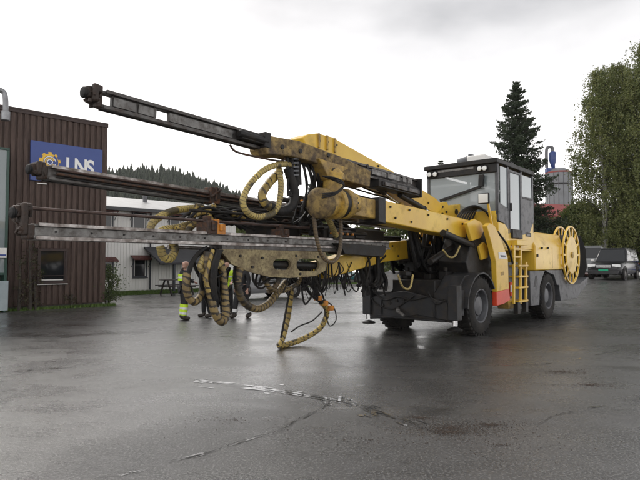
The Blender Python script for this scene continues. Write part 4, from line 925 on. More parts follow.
# ================================================================== GRASS
GRASSM = mat('wet_grass', (.07, .13, .018), .7, (.10, .16, .028), 2.5, spot=(.035, .05, .015), spot_amt=.3)
def blades(name, poly_fn, n, h, m, seed, lab, base=None):
    rg = np.random.default_rng(seed); P = poly_fn(rg, n); n = len(P); ang = rg.uniform(0, 6.28, n); hh = h * rg.uniform(.4, 1.2, n); wd = hh * .12 + .006
    dx, dy = np.cos(ang) * wd, np.sin(ang) * wd; lx, ly = rg.normal(0, .3, n) * hh, rg.normal(0, .3, n) * hh
    V = np.zeros((n, 3, 3)); V[:, 0] = P - np.c_[dx, dy, 0 * dx]; V[:, 1] = P + np.c_[dx, dy, 0 * dx]; V[:, 2] = P + np.c_[lx, ly, hh]
    o = tri_mesh(name, V.reshape(-1, 3), 3, m); o['kind'] = 'stuff'; tag(o, lab, 'grass'); return o
def tri_mesh(name, V, k, m, parent=None):
    n = len(V) // k; me = bpy.data.meshes.new(name); me.vertices.add(len(V)); me.vertices.foreach_set('co', V.astype(np.float32).ravel())
    me.loops.add(n * k); me.loops.foreach_set('vertex_index', np.arange(n * k, dtype=np.int32)); me.polygons.add(n); me.polygons.foreach_set('loop_start', np.arange(0, n * k, k, dtype=np.int32)); me.polygons.foreach_set('loop_total', np.full(n, k, dtype=np.int32))
    me.update(calc_edges=True); me.validate(); me.materials.append(m); o = bpy.data.objects.new(name, me); col.objects.link(o)
    if parent: o.parent = parent
    return o
lw = MB().add([WO + e * t + Vector((e.y, -e.x, 0)) * q + Vector((0, 0, z)) for t, q, z in ((-3, -.1, .05), (16, -.1, .05), (16, 2.6, .004), (-3, 2.6, .004))], [(0, 3, 2, 1)]); lw.build('lawn', GRASSM, smooth=0, kind='structure')
nrm = Vector((e.y, -e.x, 0))
def lawn_pts(rg, n):
    t = rg.uniform(-3, 16, n); q = rg.uniform(0, 2.7, n); return np.array([list(WO)]) + np.outer(t, list(e)) + np.outer(q, list(nrm)) + np.c_[0 * t, 0 * t, .05 - .017 * q]
blades('grass', lawn_pts, 26000, .07, GRASSM, 3, 'strip of short wet grass along the foot of the white building')
kb = [(-8, 33), (14, 40)]
kd = Vector((22, 7, 0)).normalized(); kn = Vector((-kd.y, kd.x, 0))
MB().add([Vector((kb[0][0], kb[0][1], 0)) + kd * t + kn * q + Vector((0, 0, .12)) for t, q in ((0, 0.14), (23, .14), (23, 2), (0, 2))], [(0, 1, 2, 3)]).build('verge', GRASSM, smooth=0, kind='structure')
MB().prism([Vector((kb[0][0], kb[0][1], -.05)) + kd * t + kn * q for t, q in ((0, 0), (23, 0), (23, .14), (0, .14))], (0, 0, .19)).build('kerb', mat('granite_kerb', (.26, .25, .24), .7, (.2, .19, .18), 9), smooth=0, kind='structure')
blades('grass', lambda rg, n: np.array([[kb[0][0], kb[0][1], .12]]) + np.outer(rg.uniform(0, 23, n), list(kd)) + np.outer(rg.uniform(.15, 2, n), list(kn)), 16000, .09, GRASSM, 5, 'low grass verge behind the drilling rig, edged by a kerb')

# ================================================================== VEGETATION
def leaf_mat(name, c1, c2, c3):
    m = mat(name, c1, .55, c2, .9, spot=c3, spot_amt=.35, spot_scale=3.0)
    t = m.node_tree; b = t.nodes['Principled BSDF']; o = t.nodes['Material Output']; tl = t.nodes.new('ShaderNodeBsdfTranslucent'); mx_ = t.nodes.new('ShaderNodeMixShader'); mx_.inputs[0].default_value = .35
    t.links.new(b.inputs['Base Color'].links[0].from_socket, tl.inputs[0]); t.links.new(b.outputs[0], mx_.inputs[1]); t.links.new(tl.outputs[0], mx_.inputs[2]); t.links.new(mx_.outputs[0], o.inputs[0])
    return m
SPR = leaf_mat('spruce_needles', (.028, .045, .022), (.042, .062, .028), (.06, .07, .035))
BIR = leaf_mat('birch_leaves', (.11, .14, .040), (.155, .175, .055), (.24, .22, .08))
BIR2 = leaf_mat('broad_leaves', (.085, .12, .030), (.12, .15, .042), (.17, .16, .055))
BUSH = leaf_mat('bush_leaves', (.05, .08, .025), (.08, .11, .035), (.11, .10, .04))
BARK = mat('bark', (.06, .05, .04), .8, (.04, .033, .028), 8, bump=.5)
BBARK = mat('birch_bark', (.42, .41, .38), .7, (.30, .29, .27), 3, spot=(.04, .035, .03), spot_amt=.35, spot_scale=5, stretch=(1, 1, 4))
def leaves(C_, size, rg, m, parent, name='crown', aspect=.6, droop=0):
    n = len(C_); a = rg.normal(size=(n, 3)); a[:, 2] -= droop; a /= np.linalg.norm(a, axis=1)[:, None]
    b = np.cross(a, rg.normal(size=(n, 3))); b /= np.linalg.norm(b, axis=1)[:, None]; s = (size * rg.uniform(.6, 1.4, n))[:, None]
    V = np.stack([C_ - a * s, C_ + b * s * aspect, C_ + a * s, C_ - b * s * aspect], 1).reshape(-1, 3); return tri_mesh(name, V, 4, m, parent)
def spruce(px_top, py_top, Y, rad, seed, label, dens=1.0, name='spruce_tree', group=None):
    top = at(px_top, py_top, Y); g0 = gz(top.x, Y); Hh = top.z - g0; rg = np.random.default_rng(seed); t = empty(name, (top.x, Y, g0), 0, label, 'tree', group)
    tr = MB().lathe((0, 0, 0), (0, 0, 1), [(Hh * .016, 0), (Hh * .012, Hh * .3), (Hh * .005, Hh * .8), (.01, Hh)], 10)
    P = []; z = Hh * .06; bm_ = MB()
    while z < Hh * .985:
        k = 1 - z / Hh; L = rad * (k ** .78) * rg.uniform(.85, 1.1) + .12; nb = int(7 + 5 * k)
        for i in range(nb):
            az = rg.uniform(0, 6.283); Lb = L * rg.uniform(.6, 1.15); dr = -.32 * k - .05
            n = int((Lb / rad * 90 + 10) * dens); s = rg.random(n) ** .75; r_ = s * Lb
            zz = z + r_ * dr + .22 * Lb * s ** 3 ; lat = rg.normal(0, 1, n) * (.05 + .12 * Lb * (1 - s * .75)); hang = -abs(rg.normal(0, 1, n)) * .05 * (Lb + .8)
            P.append(np.c_[np.cos(az) * r_ - np.sin(az) * lat, np.sin(az) * r_ + np.cos(az) * lat, zz + hang])
            if L > .8: bm_.cyl((0, 0, z), (math.cos(az) * Lb * .9, math.sin(az) * Lb * .9, z + Lb * .9 * dr + .15 * Lb), .03, .008, n=4)
        z += Hh * rg.uniform(.012, .022)
    P = np.concatenate(P); tr.build('trunk', BARK, t); bm_.build('branches', BARK, t); leaves(P, .11 * (Hh / 17) ** .5, rg, SPR, t, aspect=.35); return t
def broadleaf(X, Y, Hh, rx, seed, label, n=40000, m=BIR, bark=BBARK, name='birch_tree', size=.075, z0f=.12, group=None, weep=1.0, cl=260):
    g0 = gz(X, Y); rg = np.random.default_rng(seed); t = empty(name, (X, Y, g0), 0, label, 'tree' if Hh > 4 else 'bush', group)
    tr = MB(); r0 = Hh * .014 + .03; lean = rg.normal(0, .02, 2)
    def axis(z): return Vector((lean[0] * z + .12 * math.sin(z * .5 + seed), lean[1] * z, z))
    tr.tube([axis(z) for z in np.linspace(0, Hh * .93, 8)], (r0, .015), 8, step=.6)
    cs = []; br = MB()
    for i in range(cl):
        z = Hh * (z0f + (1 - z0f) * rg.random() ** .8); k = (z / Hh - z0f) / (1 - z0f); env = rx * (math.sin(math.pi * min(1, k * .62 + .22)) ** .6) * (1 if k < .6 else 1 - (k - .6) * 1.9); env = max(env, .25)
        az = rg.uniform(0, 6.283); q = env * rg.uniform(.25, 1.08) ** .6; c = axis(z) + Vector((math.cos(az) * q, math.sin(az) * q, 0)); c.z = z + rg.normal(0, .3)
        if c.z > Hh: c.z = Hh - rg.random() * .5
        cs.append(c)
        if i % 4 == 0:
            z_ = max(.3, c.z - q * .9); a_ = axis(min(z_, Hh * .85)); md = a_.lerp(c, .55) + Vector((0, 0, .12 * q)); br.tube([a_, md, c], (.012 + .018 * q, .006), 4, step=.8)
    cs = np.array([list(c) for c in cs]); idx = rg.integers(0, len(cs), n); sp = rg.uniform(.15, .5, len(cs))[idx][:, None] * (rx / 3.2) ** .5
    off = rg.normal(size=(n, 3)) * sp * np.array([.75, .75, .7]); strand = rg.random(n) < .62 * weep; ns_ = int(strand.sum()); sid = rg.integers(0, 4, ns_); sx_ = rg.normal(0, .34, (len(cs), 4, 2)); ii = idx[strand]
    off[strand, :2] = sx_[ii, sid] + rg.normal(0, .045, (ns_, 2)); off[strand, 2] = .35 - rg.random(ns_) ** 1.3 * (.9 + 1.3 * ((ii * 7 + sid * 13) % 10) / 10); P = cs[idx] + off
    P = P[P[:, 2] > .15]
    tr.build('trunk', bark, t); br.build('branches', BARK, t); leaves(P, size, rg, m, t, droop=.8 * weep); return t
spruce(516, 79, 44, 4.4, 1, 'tall dark spruce standing behind the cab of the rig', 2.8)
spruce(441, 158, 52, 2.2, 2, 'distant spruce whose tip shows just left of the cab roof', .8)
spruce(310, 183, 60, 2.4, 5, 'spruce behind the upper boom head', .6)
broadleaf(21.9, 41, 16.0, 2.15, 11, 'slender birch nearest the tower, leftmost of the tall birches', 52000, size=.062, cl=380, z0f=.08)
broadleaf(24.2, 42.5, 17.0, 2.5, 12, 'tall birch in the middle of the birch clump above the black car', 60000, size=.064, cl=400, z0f=.08)
broadleaf(24.3, 39.5, 17.4, 2.7, 17, 'tallest birch, cut off by the right edge of the view', 60000, size=.064, cl=400, z0f=.08)
broadleaf(28.2, 45, 19.2, 2.9, 18, 'broad birch mostly outside the right edge of the view', 50000, size=.068, cl=340, z0f=.08)
broadleaf(18.6, 48, 4.9, 3.4, 13, 'low round broadleaf tree behind the yellow engine hood', 30000, BIR2, BARK, 'broadleaf_tree', .09, .1, weep=.2)
broadleaf(22.5, 46, 6.0, 3.0, 14, 'leafy tree between the cable reel and the big birch', 30000, BIR2, BARK, 'broadleaf_tree', .09, .06, weep=.3)
broadleaf(25.5, 44, 5.6, 4.4, 15, 'dense bushy tree behind the parked black car', 32000, BIR2, BARK, 'broadleaf_tree', .10, .03, weep=.2)
broadleaf(15.0, 50, 5.0, 2.8, 16, 'bushy tree just behind the rear of the cab', 20000, BIR2, BARK, 'broadleaf_tree', .09, .06, weep=.2)
for i, (px, Y, h_, rx) in enumerate(((262, 56, 5.4, 3), (296, 60, 6.4, 3.4), (335, 55, 6.6, 3.2), (368, 60, 5.6, 3.2), (400, 54, 5.4, 3.2), (232, 62, 6.4, 3.4), (436, 56, 6.2, 3))):
    lab = ['second bushy tree from the left in the row behind the rig', 'third bushy tree from the left in the row behind the rig', 'broadleaf tree seen between the low and the near boom', 'bushy tree behind the console end of the booms', 'bushy tree behind the front blade of the rig', 'leftmost bushy tree in the row behind the rig', 'bushy tree behind the windscreen of the cab'][i]
    broadleaf((px - 320) / F * Y, Y, h_, rx, 30 + i, lab, 14000, BIR2, BARK, 'broadleaf_tree', .11, .03, group='trees behind the rig', weep=.2, cl=140)
# bush at the corner of the brown building, climbers along its foot
def shrub(px, py, Y, h_, rx, n, seed, label):
    p = at(px, py, Y); return broadleaf(p.x, p.y, h_, rx, seed, label, n, BUSH, BARK, 'bush', .035, .02, weep=.1, cl=60)
shrub(112, 300, 20.9, 1.45, .42, 1700, 61, 'green bush at the corner of the brown building')
shrub(108, 302, 20.6, .7, .32, 700, 62, 'small leafy weed at the foot of the brown corner')
for k, (x, hh, lab) in enumerate(((16, 1.9, 'thin climber beside the porch on the brown wall'), (27, 2.4, 'tall sparse climber left of the brown building window'), (35, 1.3, 'reddish weed just under the window of the brown building'), (74, .55, 'low weed right of the window on the brown wall'))):
    p = BF.o + Matrix.Rotation(WA, 3, 'Z') @ Vector((BF.hit(x, 300, 1, -.2).x, -.22, 0)); broadleaf(p.x, p.y, hh, .28, 70 + k, lab, 260, leaf_mat('climber_leaves', (.05, .06, .03), (.09, .06, .035), (.12, .13, .06)), BARK, 'climbing_plant', .035, .02, weep=.1, cl=30)
blades('grass', lambda rg, n: np.array([list(BO)]) + np.outer(rg.uniform(-9, .4, n), list(e)) + np.outer(rg.uniform(.05, .35, n) * rg.uniform(.4, 1.2, n), list(nrm)), 5000, .10, GRASSM, 9, 'weeds and grass along the foot of the brown wall')

# ================================================================== HILL AND FOREST
def hill_h(x, y):
    ridge = 0
    for cx, hgt, wd in ((-105, 48, 74), (-240, 46, 80), (-20, 13, 50), (-380, 60, 90), (200, 10, 120)):
        ridge += hgt * math.exp(-((x - cx) / wd) ** 2)
    return ridge * sstep(y, 150, 330) + 1.5 * math.sin(x * .06) * sstep(y, 150, 300) - .6
hv = []; xs = np.linspace(-600, 600, 121); ys = np.linspace(140, 520, 39)
for y in ys:
    for x in xs: hv.append((x, y, hill_h(x, y)))
nx = len(xs); MB().add(hv, [(j * nx + i, j * nx + i + 1, (j + 1) * nx + i + 1, (j + 1) * nx + i) for j in range(len(ys) - 1) for i in range(nx - 1)]).build('hill', mat('forest_floor', (.03, .04, .02), .9, (.05, .055, .03), .05), smooth=60, kind='structure')
fv = []; rg = np.random.default_rng(5); fr_ = random.Random(5)
cnt = 0
while cnt < 9500:
    y = fr_.uniform(225, 430); x = fr_.uniform(-.62, .35) * y; h_ = fr_.uniform(4, 9) * fr_.choice((1, 1, 1, 1.35)); z = hill_h(x, y) - .5; w_ = h_ * fr_.uniform(.18, .30)
    if x > .05 * y and fr_.random() < .6: continue
    for L_ in range(5):
        zb_ = z + h_ * (.08 + .17 * L_); r_ = w_ * (1 - L_ / 5.4); zt_ = z + h_ * min(1, .45 + .15 * L_) ; n = 6; ph = fr_.random() * 6
        for i in range(n):
            a = ph + 6.283 * i / n; rj = r_ * fr_.uniform(.75, 1.25); rk = r_ * .45; a2 = a + 6.283 / n * .9
            fv += [(x + math.cos(a) * rj, y + math.sin(a) * rj, zb_ - .2), (x + math.cos(a2) * rj * .7, y + math.sin(a2) * rj * .7, zb_ + .3), (x, y, zt_)]
    cnt += 1
fo = tri_mesh('forest', np.array(fv), 3, mat('far_spruce_wood', (.030, .040, .026), .9, (.05, .06, .04), .12, spot=(.09, .095, .06), spot_amt=.2, spot_scale=.3)); tag(fo, 'dark spruce forest covering the hill behind the white building', 'forest', kind='stuff')

# ================================================================== TOWER, RED HALL
tp = at(559, 190, 95); TWM = mat('grey_tower_cladding', (.22, .23, .24), .5, (.17, .175, .18), .5, metal=.3)
tower = empty('silo_tower', (tp.x, 95, 0), .35, 'grey panelled octagonal silo tower with a red rim behind the spruce', 'tower')
zt_ = at(559, 173, 95).z; zl_ = at(559, 186, 95).z; hr = 12.5 / F * 95
MB().lathe((0, 0, 0), (0, 0, 1), [(hr, 0), (hr, zl_), (hr * .99, zl_ + .1)], 8).build('tower_shell', TWM, tower, smooth=20)
MB().lathe((0, 0, 0), (0, 0, 1), [(hr * 1.0, zl_ + .35), (hr * 1.0, zt_), (hr * .6, zt_ + .7), (0, zt_ + .9)], 8).build('upper_ring', TWM, tower, smooth=20)
MB().lathe((0, 0, 0), (0, 0, 1), [(hr * 1.03, zl_ + .1), (hr * 1.03, zl_ + .35), (hr * .9, zl_ + .36), (hr * .9, zl_ + .1)], 8).build('ledge', BLK, tower, smooth=20)
rm = MB()
for k in range(8):
    a = math.pi / 4 * k + 0.0; a2 = a + math.pi / 4
    for f_ in (0, .5):
        x, y = (math.cos(a) * (1 - f_) + math.cos(a2) * f_) * hr * 1.005, (math.sin(a) * (1 - f_) + math.sin(a2) * f_) * hr * 1.005; rm.box((x - .05, y - .05, zl_ - 5), (x + .05, y + .05, zt_ - .05))
rm.build('cladding_seams', GREYM, tower)
MB().lathe((0, 0, zt_), (0, 0, 1), [(hr * 1.01, -.12), (hr * 1.03, -.1), (hr * 1.03, .12), (hr * .95, .13)], 8).build('red_rim', mat('faded_red', (.32, .06, .05), .6, (.25, .05, .04), 1), tower, smooth=20)
CY = mat('blue_cyclone_paint', (.02, .05, .20), .4, (.018, .04, .15), 1)
cyx = at(552, 165, 95); cyc = empty('dust_cyclone', (cyx.x - .2, 95, zt_ + .7), 0, 'blue dust cyclone with curved pipe on top of the silo tower', 'cyclone')
h1 = at(552, 150, 95).z - zt_ - .7
MB().lathe((.35, 0, 0), (0, 0, 1), [(.12, 0), (.25, .3), (.62, h1 * .45), (.62, h1 * .82), (.5, h1 * .9), (.25, h1 * .92), (0, h1 * .93)], 16).build('cyclone_cone', CY, cyc)
MB().tube([(.35, 0, h1 * .9), (.3, 0, h1 * 1.12), (-.4, 0, h1 * 1.15), (-.75, 0, h1 * .95), (-.75, 0, .2)], .28, 12, step=.15).build('curved_pipe', GREYM, cyc, smooth=60)
MB().box((-.9, -.5, -.6), (.9, .5, .12)).cyl((.75, .2, 0), (.75, .2, h1 * .7), .12).build('base_frame', CY, cyc, .03)
rp = at(563, 210, 72); red = empty('red_hall', (rp.x - 2.5, 74, 0), .25, 'red hall with a red metal roof beyond the trees', 'building')
REDR = mat('red_metal_roof', (.22, .022, .018), .6, (.17, .018, .016), .5); zr = at(563, 198, 72).z; ze = at(563, 215, 72).z
MB().box((-9, 0, 0), (10, 12, ze)).build('wall', mat('red_boards', (.18, .03, .025), .6, (.14, .025, .02), 1), red)
rr_ = MB().prism([(-9.6, -.7, ze - .1), (-9.6, 6, zr), (-9.6, 12.7, ze - .1), (-9.6, 12.7, ze + .12), (-9.6, 6, zr + .2), (-9.6, -.7, ze + .12)], (20.4, 0, 0)); rr_.build('roof', REDR, red)

# ================================================================== CARS
def car(name, loc, rz, label, paint, L=4.7, W_=1.85, H_=1.8, plate_m=None, van=False, wagon=False, group=None):
    o = empty(name, loc, rz, label, 'car' if not van else 'van', group)
    # side profile: x forward (front at +L/2)
    hl = L / 2; bh = H_ * .56; wr = .36 if not van else .34
    def loft(sections, m, nm, par, bev=.03):
        b = MB(); k = None
        n = len(sections[0]); vs = [p for s in sections for p in s]; fs = []
        for i in range(len(sections) - 1):
            for j in range(n): q = (j + 1) % n; fs.append((i * n + j, i * n + q, (i + 1) * n + q, (i + 1) * n + j))
        fs.append(tuple(range(n))[::-1]); fs.append(tuple((len(sections) - 1) * n + j for j in range(n)))
        return b.add(vs, fs).build(nm, m, par, bev, smooth=50)
    def sec(x, zb, zt, w, cr=.10, tw=.92):
        h = w / 2; return [(x, -h * .92, zb), (x, -h, zb + .12), (x, -h, zt - cr * 2), (x, -h * tw, zt - cr * .5), (x, -h * tw * .85, zt), (x, h * tw * .85, zt), (x, h * tw, zt - cr * .5), (x, h, zt - cr * 2), (x, h, zb + .12), (x, h * .92, zb)]
    if van: xs_ = [(-hl, .4, bh, .94), (-hl + .12, .3, bh, 1), (hl - 1.1, .26, bh, 1), (hl - .35, .26, bh * .93, .96), (hl, .34, bh * .72, .86)]
    else: xs_ = [(-hl, .42, bh * .93, .86), (-hl + .15, .32, bh * .98, .97), (-hl * .3, .27, bh, 1), (hl - 1.35, .27, bh, 1), (hl - .6, .27, bh * .95, .98), (hl - .18, .3, bh * .88, .92), (hl, .38, bh * .76, .80)]
    body = loft([sec(x, zb, zt, W_ * wf) for x, zb, zt, wf in xs_], paint, 'body', o)
    # cabin
    ct = W_ * .76; cbm = W_ * .93; xb0, xb1 = -hl + (.08 if (van or wagon) else .7), hl - (1.15 if van else 1.5); xt0, xt1 = -hl + (.2 if (van or wagon) else 1.1), hl - (1.75 if van else 2.15)
    V = [Vector((xb0, -cbm / 2, bh - .03)), Vector((xb1, -cbm / 2, bh - .03)), Vector((xb1, cbm / 2, bh - .03)), Vector((xb0, cbm / 2, bh - .03)), Vector((xt0, -ct / 2, H_ - .05)), Vector((xt1, -ct / 2, H_ - .05)), Vector((xt1, ct / 2, H_ - .05)), Vector((xt0, ct / 2, H_ - .05))]
    MB().add(V, [(0, 3, 2, 1), (4, 5, 6, 7), (0, 1, 5, 4), (1, 2, 6, 5), (2, 3, 7, 6), (3, 0, 4, 7)]).build('cabin', paint if not van else paint, o, .06)
    MB().box((xt0 - .02, -ct / 2 + .03, H_ - .06), (xt1 + .02, ct / 2 - .03, H_ - .0)).build('roof', paint, o, .03)
    def inset(a, b_, c, d, nm, f0=.07, f1=.93, g0=.12, g1=.90, off=.012):
        P = lambda s, t: (a * (1 - s) + b_ * s) * (1 - t) + (d * (1 - s) + c * s) * t
        q = [P(f0, g0), P(f1, g0), P(f1, g1), P(f0, g1)]; nr = (q[1] - q[0]).cross(q[3] - q[0]).normalized(); cen = Vector((0, 0, H_ * .8))
        if nr.dot(q[0] - cen) < 0: nr = -nr
        MB().prism([p_ + nr * off for p_ in q], nr * .004).build(nm, DGLS, o)
    inset(V[1], V[2], V[6], V[5], 'windscreen', .05, .95, .06, .94); inset(V[0], V[3], V[7], V[4], 'rear_window')
    for s in ((0, 1, 5, 4), (3, 2, 6, 7)):
        A = [V[i] for i in s]; inset(*A, 'side_window', .06, .34); inset(*A, 'side_window', .37, .63); inset(*A, 'side_window', .66, .95)
    for x in (hl - .85, -hl + .85):
        for s in (-1, 1):
            w_ = MB().lathe((x, s * (W_ / 2 - .10), wr), (0, s, 0), [(.08, -.1), (wr * .9, -.1), (wr, -.06), (wr, .08), (wr * .92, .115), (wr * .62, .12), (wr * .60, .09)], 24).build('wheel', TYRE, o)
            rm_ = MB().lathe((x, s * (W_ / 2 - .10), wr), (0, s, 0), [(wr * .6, .09), (wr * .56, .11), (wr * .5, .07), (.06, .10), (0, .11)], 20)
            rm_.build('rim', ALU, w_)
            MB().lathe((x, s * (W_ / 2 - .02), wr + .02), (0, s, 0), [(wr * 1.16, -.05), (wr * 1.16, .028), (wr * 1.03, .028), (wr * 1.03, -.05)], 24).build('wheel_arch', BLK, o)
    zf = bh * .70
    for s in (-1, 1):
        y0, y1 = sorted((s * W_ * .235, s * W_ * .45)); MB().box((hl - .16, y0, zf - .02), (hl - .0, y1, zf + .15)).build('headlight', LAMP, o, .02)
        y0, y1 = sorted((s * W_ * .36, s * W_ * .46)); MB().box((-hl - .01, y0, zf), (-hl + .1, y1, zf + .22)).build('tail_light', RED, o, .02)
        mo = MB().box((xb1 - .35, min(s * W_ * .5, s * (W_ * .5 + .2)), bh + .02), (xb1 - .25, max(s * W_ * .5, s * (W_ * .5 + .2)), bh + .17)).build('wing_mirror', WHT if name == 'parked_car' and plate_m else paint, o, .03)
        y0, y1 = sorted((s * W_ * .30, s * W_ * .42)); MB().box((hl - .05, y0, .42), (hl + .005, y1, .50)).build('fog_light', LAMP, o, .01)
    MB().box((hl - .06, -W_ * .22, zf - .06), (hl + .012, W_ * .22, zf + .12)).build('grille', BLK, o, .01)
    gg = MB()
    for k in range(4): gg.box((hl + .012, -W_ * .21, zf - .03 + k * .04), (hl + .022, W_ * .21, zf - .018 + k * .04))
    gg.build('grille_bars', CHR, o)
    MB().box((hl - .10, -W_ * .42, .30), (hl + .04, W_ * .42, .56)).build('bumper', paint, o, .04)
    MB().box((hl + .04, -.26, .50), (hl + .055, .26, .62)).build('number_plate', plate_m or WHT, o, .003)
    return o
def paintm(n, c): return mat(n, c, .22, spec=.45)
def carpos(px, Y): X = (px - 320) / F * Y; return (X, Y, gz(X, Y))
car('parked_car', carpos(614, 33), R(-90 - 42), 'black four-wheel-drive car with a green number plate and chrome grille', paintm('black_car_paint', (.004, .0045, .006)), 4.85, 1.9, 1.88, mat('green_plate', (.0, .32, .16), .4), wagon=True)
car('parked_van', carpos(588, 39), R(90 - 22), 'silver grey van half hidden behind the cable reel', paintm('silver_van_paint', (.30, .31, .31)), 5.0, 1.9, 2.15, van=True)
car('parked_car', carpos(662, 37), R(-90 - 40), 'blue car cut off by the right edge of the photo', paintm('blue_car_paint', (.02, .05, .30)), 4.3, 1.75, 1.5)
car('parked_car', carpos(258, 24.6), R(-180 + 42), 'silver grey estate car behind the dangling hoses', paintm('grey_car_paint', (.20, .205, .21)), 4.5, 1.78, 1.5, wagon=True)
car('parked_car', carpos(338, 44), R(-150), 'white car parked beyond the grass verge under the boom', paintm('white_car_paint', (.62, .63, .64)), 4.4, 1.8, 1.55, wagon=True)
car('parked_car', carpos(362, 43), R(-140), 'dark teal car beside the white one under the boom', paintm('teal_car_paint', (.02, .10, .11)), 4.2, 1.75, 1.45)
car('parked_car', carpos(308, 46), R(-200), 'dark red car left of the white one beyond the verge', paintm('red_car_paint', (.12, .015, .015)), 4.3, 1.75, 1.48)

# ================================================================== PEOPLE
def skin_obj(name, nodes, edges, m, parent, sub=2):
    keys = list(nodes); me = bpy.data.meshes.new(name); me.from_pydata([nodes[k][0] for k in keys], [(keys.index(a), keys.index(b)) for a, b in edges], []); o = bpy.data.objects.new(name, me); col.objects.link(o)
    md = o.modifiers.new('skin', 'SKIN'); md.use_smooth_shade = True; md.branch_smoothing = .6
    if not me.skin_vertices: me.skin_vertices.new(name='')
    for i, k in enumerate(keys):
        r = nodes[k][1]; me.skin_vertices[0].data[i].radius = r if isinstance(r, tuple) else (r, r); me.skin_vertices[0].data[i].use_root = (i == 0)
    s = o.modifiers.new('sub', 'SUBSURF'); s.levels = s.render_levels = sub; me.materials.append(m)
    if parent: o.parent = parent
    return o
SKIN = mat('skin', (.50, .30, .23), .5, (.46, .26, .20), 9)
HIV = mat('hi_vis_yellow', (.55, .80, .03), .5); REFL = mat('reflective_tape', (.65, .66, .66), .3); NAVY = mat('navy_cloth', (.015, .02, .05), .8, (.02, .027, .06), 6, bump=.3); BLKC = mat('black_cloth', (.014, .014, .016), .85, (.022, .022, .024), 6, bump=.3)
BOOT = mat('boot_leather', (.03, .022, .017), .5); HAIR = mat('hair', (.06, .04, .025), .8)
def person(px, Y, rz, label, H_, jacket, trousers, arms, hivis, hair=True, legs=0.0):
    X = (px - 320) / F * Y; o = empty('person', (X, Y, 0), rz, label, 'person'); k = H_ / 1.78
    def v(x, y, z): return Vector((x * k, y * k, z * k))
    N_ = {'pelvis': (v(0, 0, .96), .12 * k), 'waist': (v(0, 0, 1.10), .115 * k), 'chest': (v(0, .01, 1.30), .135 * k), 'neck0': (v(0, 0, 1.47), .06 * k), 'neck': (v(0, .01, 1.52), .055 * k), 'jaw': (v(0, .035, 1.575), .105 * k), 'head': (v(0, .02, 1.65), .125 * k), 'crown': (v(0, .01, 1.715), .115 * k), 'nose': (v(0, .125, 1.645), .014 * k)}
    E = [('pelvis', 'waist'), ('waist', 'chest'), ('chest', 'neck0'), ('neck0', 'neck'), ('neck', 'jaw'), ('jaw', 'head'), ('head', 'crown'), ('head', 'nose')]
    for s, nm in ((1, 'r'), (-1, 'l')):
        lx = s * (.10 + (.03 if legs else 0)); ly = legs * s
        N_.update({'sh' + nm: (v(s * .18, 0, 1.42), .058 * k), 'hip' + nm: (v(s * .09, 0, .90), .092 * k), 'kn' + nm: (v(lx, ly * .5 + .02, .50), .060 * k), 'an' + nm: (v(lx + s * .01, ly - .02, .10), .030 * k), 'toe' + nm: (v(lx + s * .03, ly + .10, .05), .022 * k)})
        E += [('chest', 'sh' + nm), ('pelvis', 'hip' + nm), ('hip' + nm, 'kn' + nm), ('kn' + nm, 'an' + nm), ('an' + nm, 'toe' + nm)]
        el, wr = arms[0 if s > 0 else 1]; el, wr = v(*el), v(*wr); N_['el' + nm] = (el, .042 * k); N_['wr' + nm] = (wr, .028 * k); d = (wr - el).normalized(); _, sx, up = basis(d)
        N_['pa' + nm] = (wr + d * .06 * k, (.036 * k, .020 * k)); E += [('sh' + nm, 'el' + nm), ('el' + nm, 'wr' + nm), ('wr' + nm, 'pa' + nm)]
        for f in range(4):
            a_ = wr + d * .10 * k + sx * (f - 1.5) * .021 * k; l_ = (.07, .08, .075, .06)[f] * k; N_['f%d' % f + nm] = (a_, .009 * k); N_['g%d' % f + nm] = (a_ + d * l_ * .9 - up * .02 * k, .0075 * k); E += [('pa' + nm, 'f%d' % f + nm), ('f%d' % f + nm, 'g%d' % f + nm)]
        a_ = wr + d * .045 * k + sx * .045 * k; N_['t' + nm] = (a_, .010 * k); N_['u' + nm] = (a_ + d * .05 * k + sx * .012 * k, .008 * k); E += [('pa' + nm, 't' + nm), ('t' + nm, 'u' + nm)]
    skin_obj('body', N_, E, SKIN, o)
    J = {q: (N_[q][0], N_[q][1] * f if not isinstance(N_[q][1], tuple) else N_[q][1]) for q, f in (('waist', 1.4), ('pelvis', 1.35), ('chest', 1.32), ('neck0', 1.7), ('neck', 1.7), ('shr', 1.7), ('shl', 1.7), ('elr', 1.6), ('ell', 1.6), ('wrr', 1.6), ('wrl', 1.6))}; J['hem'] = (v(0, 0, .84), .17 * k); J['neck'] = (v(0, .005, 1.525), .085 * k)
    jo = skin_obj('jacket', J, [('hem', 'pelvis'), ('pelvis', 'waist'), ('waist', 'chest'), ('chest', 'neck0'), ('neck0', 'neck'), ('chest', 'shr'), ('chest', 'shl'), ('shr', 'elr'), ('shl', 'ell'), ('elr', 'wrr'), ('ell', 'wrl')], jacket, o)
    T_ = {q: (N_[q][0], N_[q][1] * f) for q, f in (('pelvis', 1.22), ('hipr', 1.2), ('hipl', 1.2), ('knr', 1.4), ('knl', 1.4), ('anr', 2.3), ('anl', 2.3))}
    skin_obj('trousers', T_, [('pelvis', 'hipr'), ('pelvis', 'hipl'), ('hipr', 'knr'), ('hipl', 'knl'), ('knr', 'anr'), ('knl', 'anl')], trousers, o)
    for nm in 'rl':
        a_, t_ = N_['an' + nm][0], N_['toe' + nm][0]; skin_obj('boot', {'a': (a_ + Vector((0, 0, .08)), .075 * k), 'b': (Vector((a_.x, a_.y - .02, .065)), .075 * k), 'c': (Vector((t_.x, t_.y + .06, .05)), .06 * k)}, [('a', 'b'), ('b', 'c')], BOOT, o)
    def band(c, r, h, m, nm_):
        MB().lathe(c, (0, 0, 1), [(r, -h), (r * 1.02, -h), (r * 1.02, h), (r, h)], 20).build(nm_, m, o)
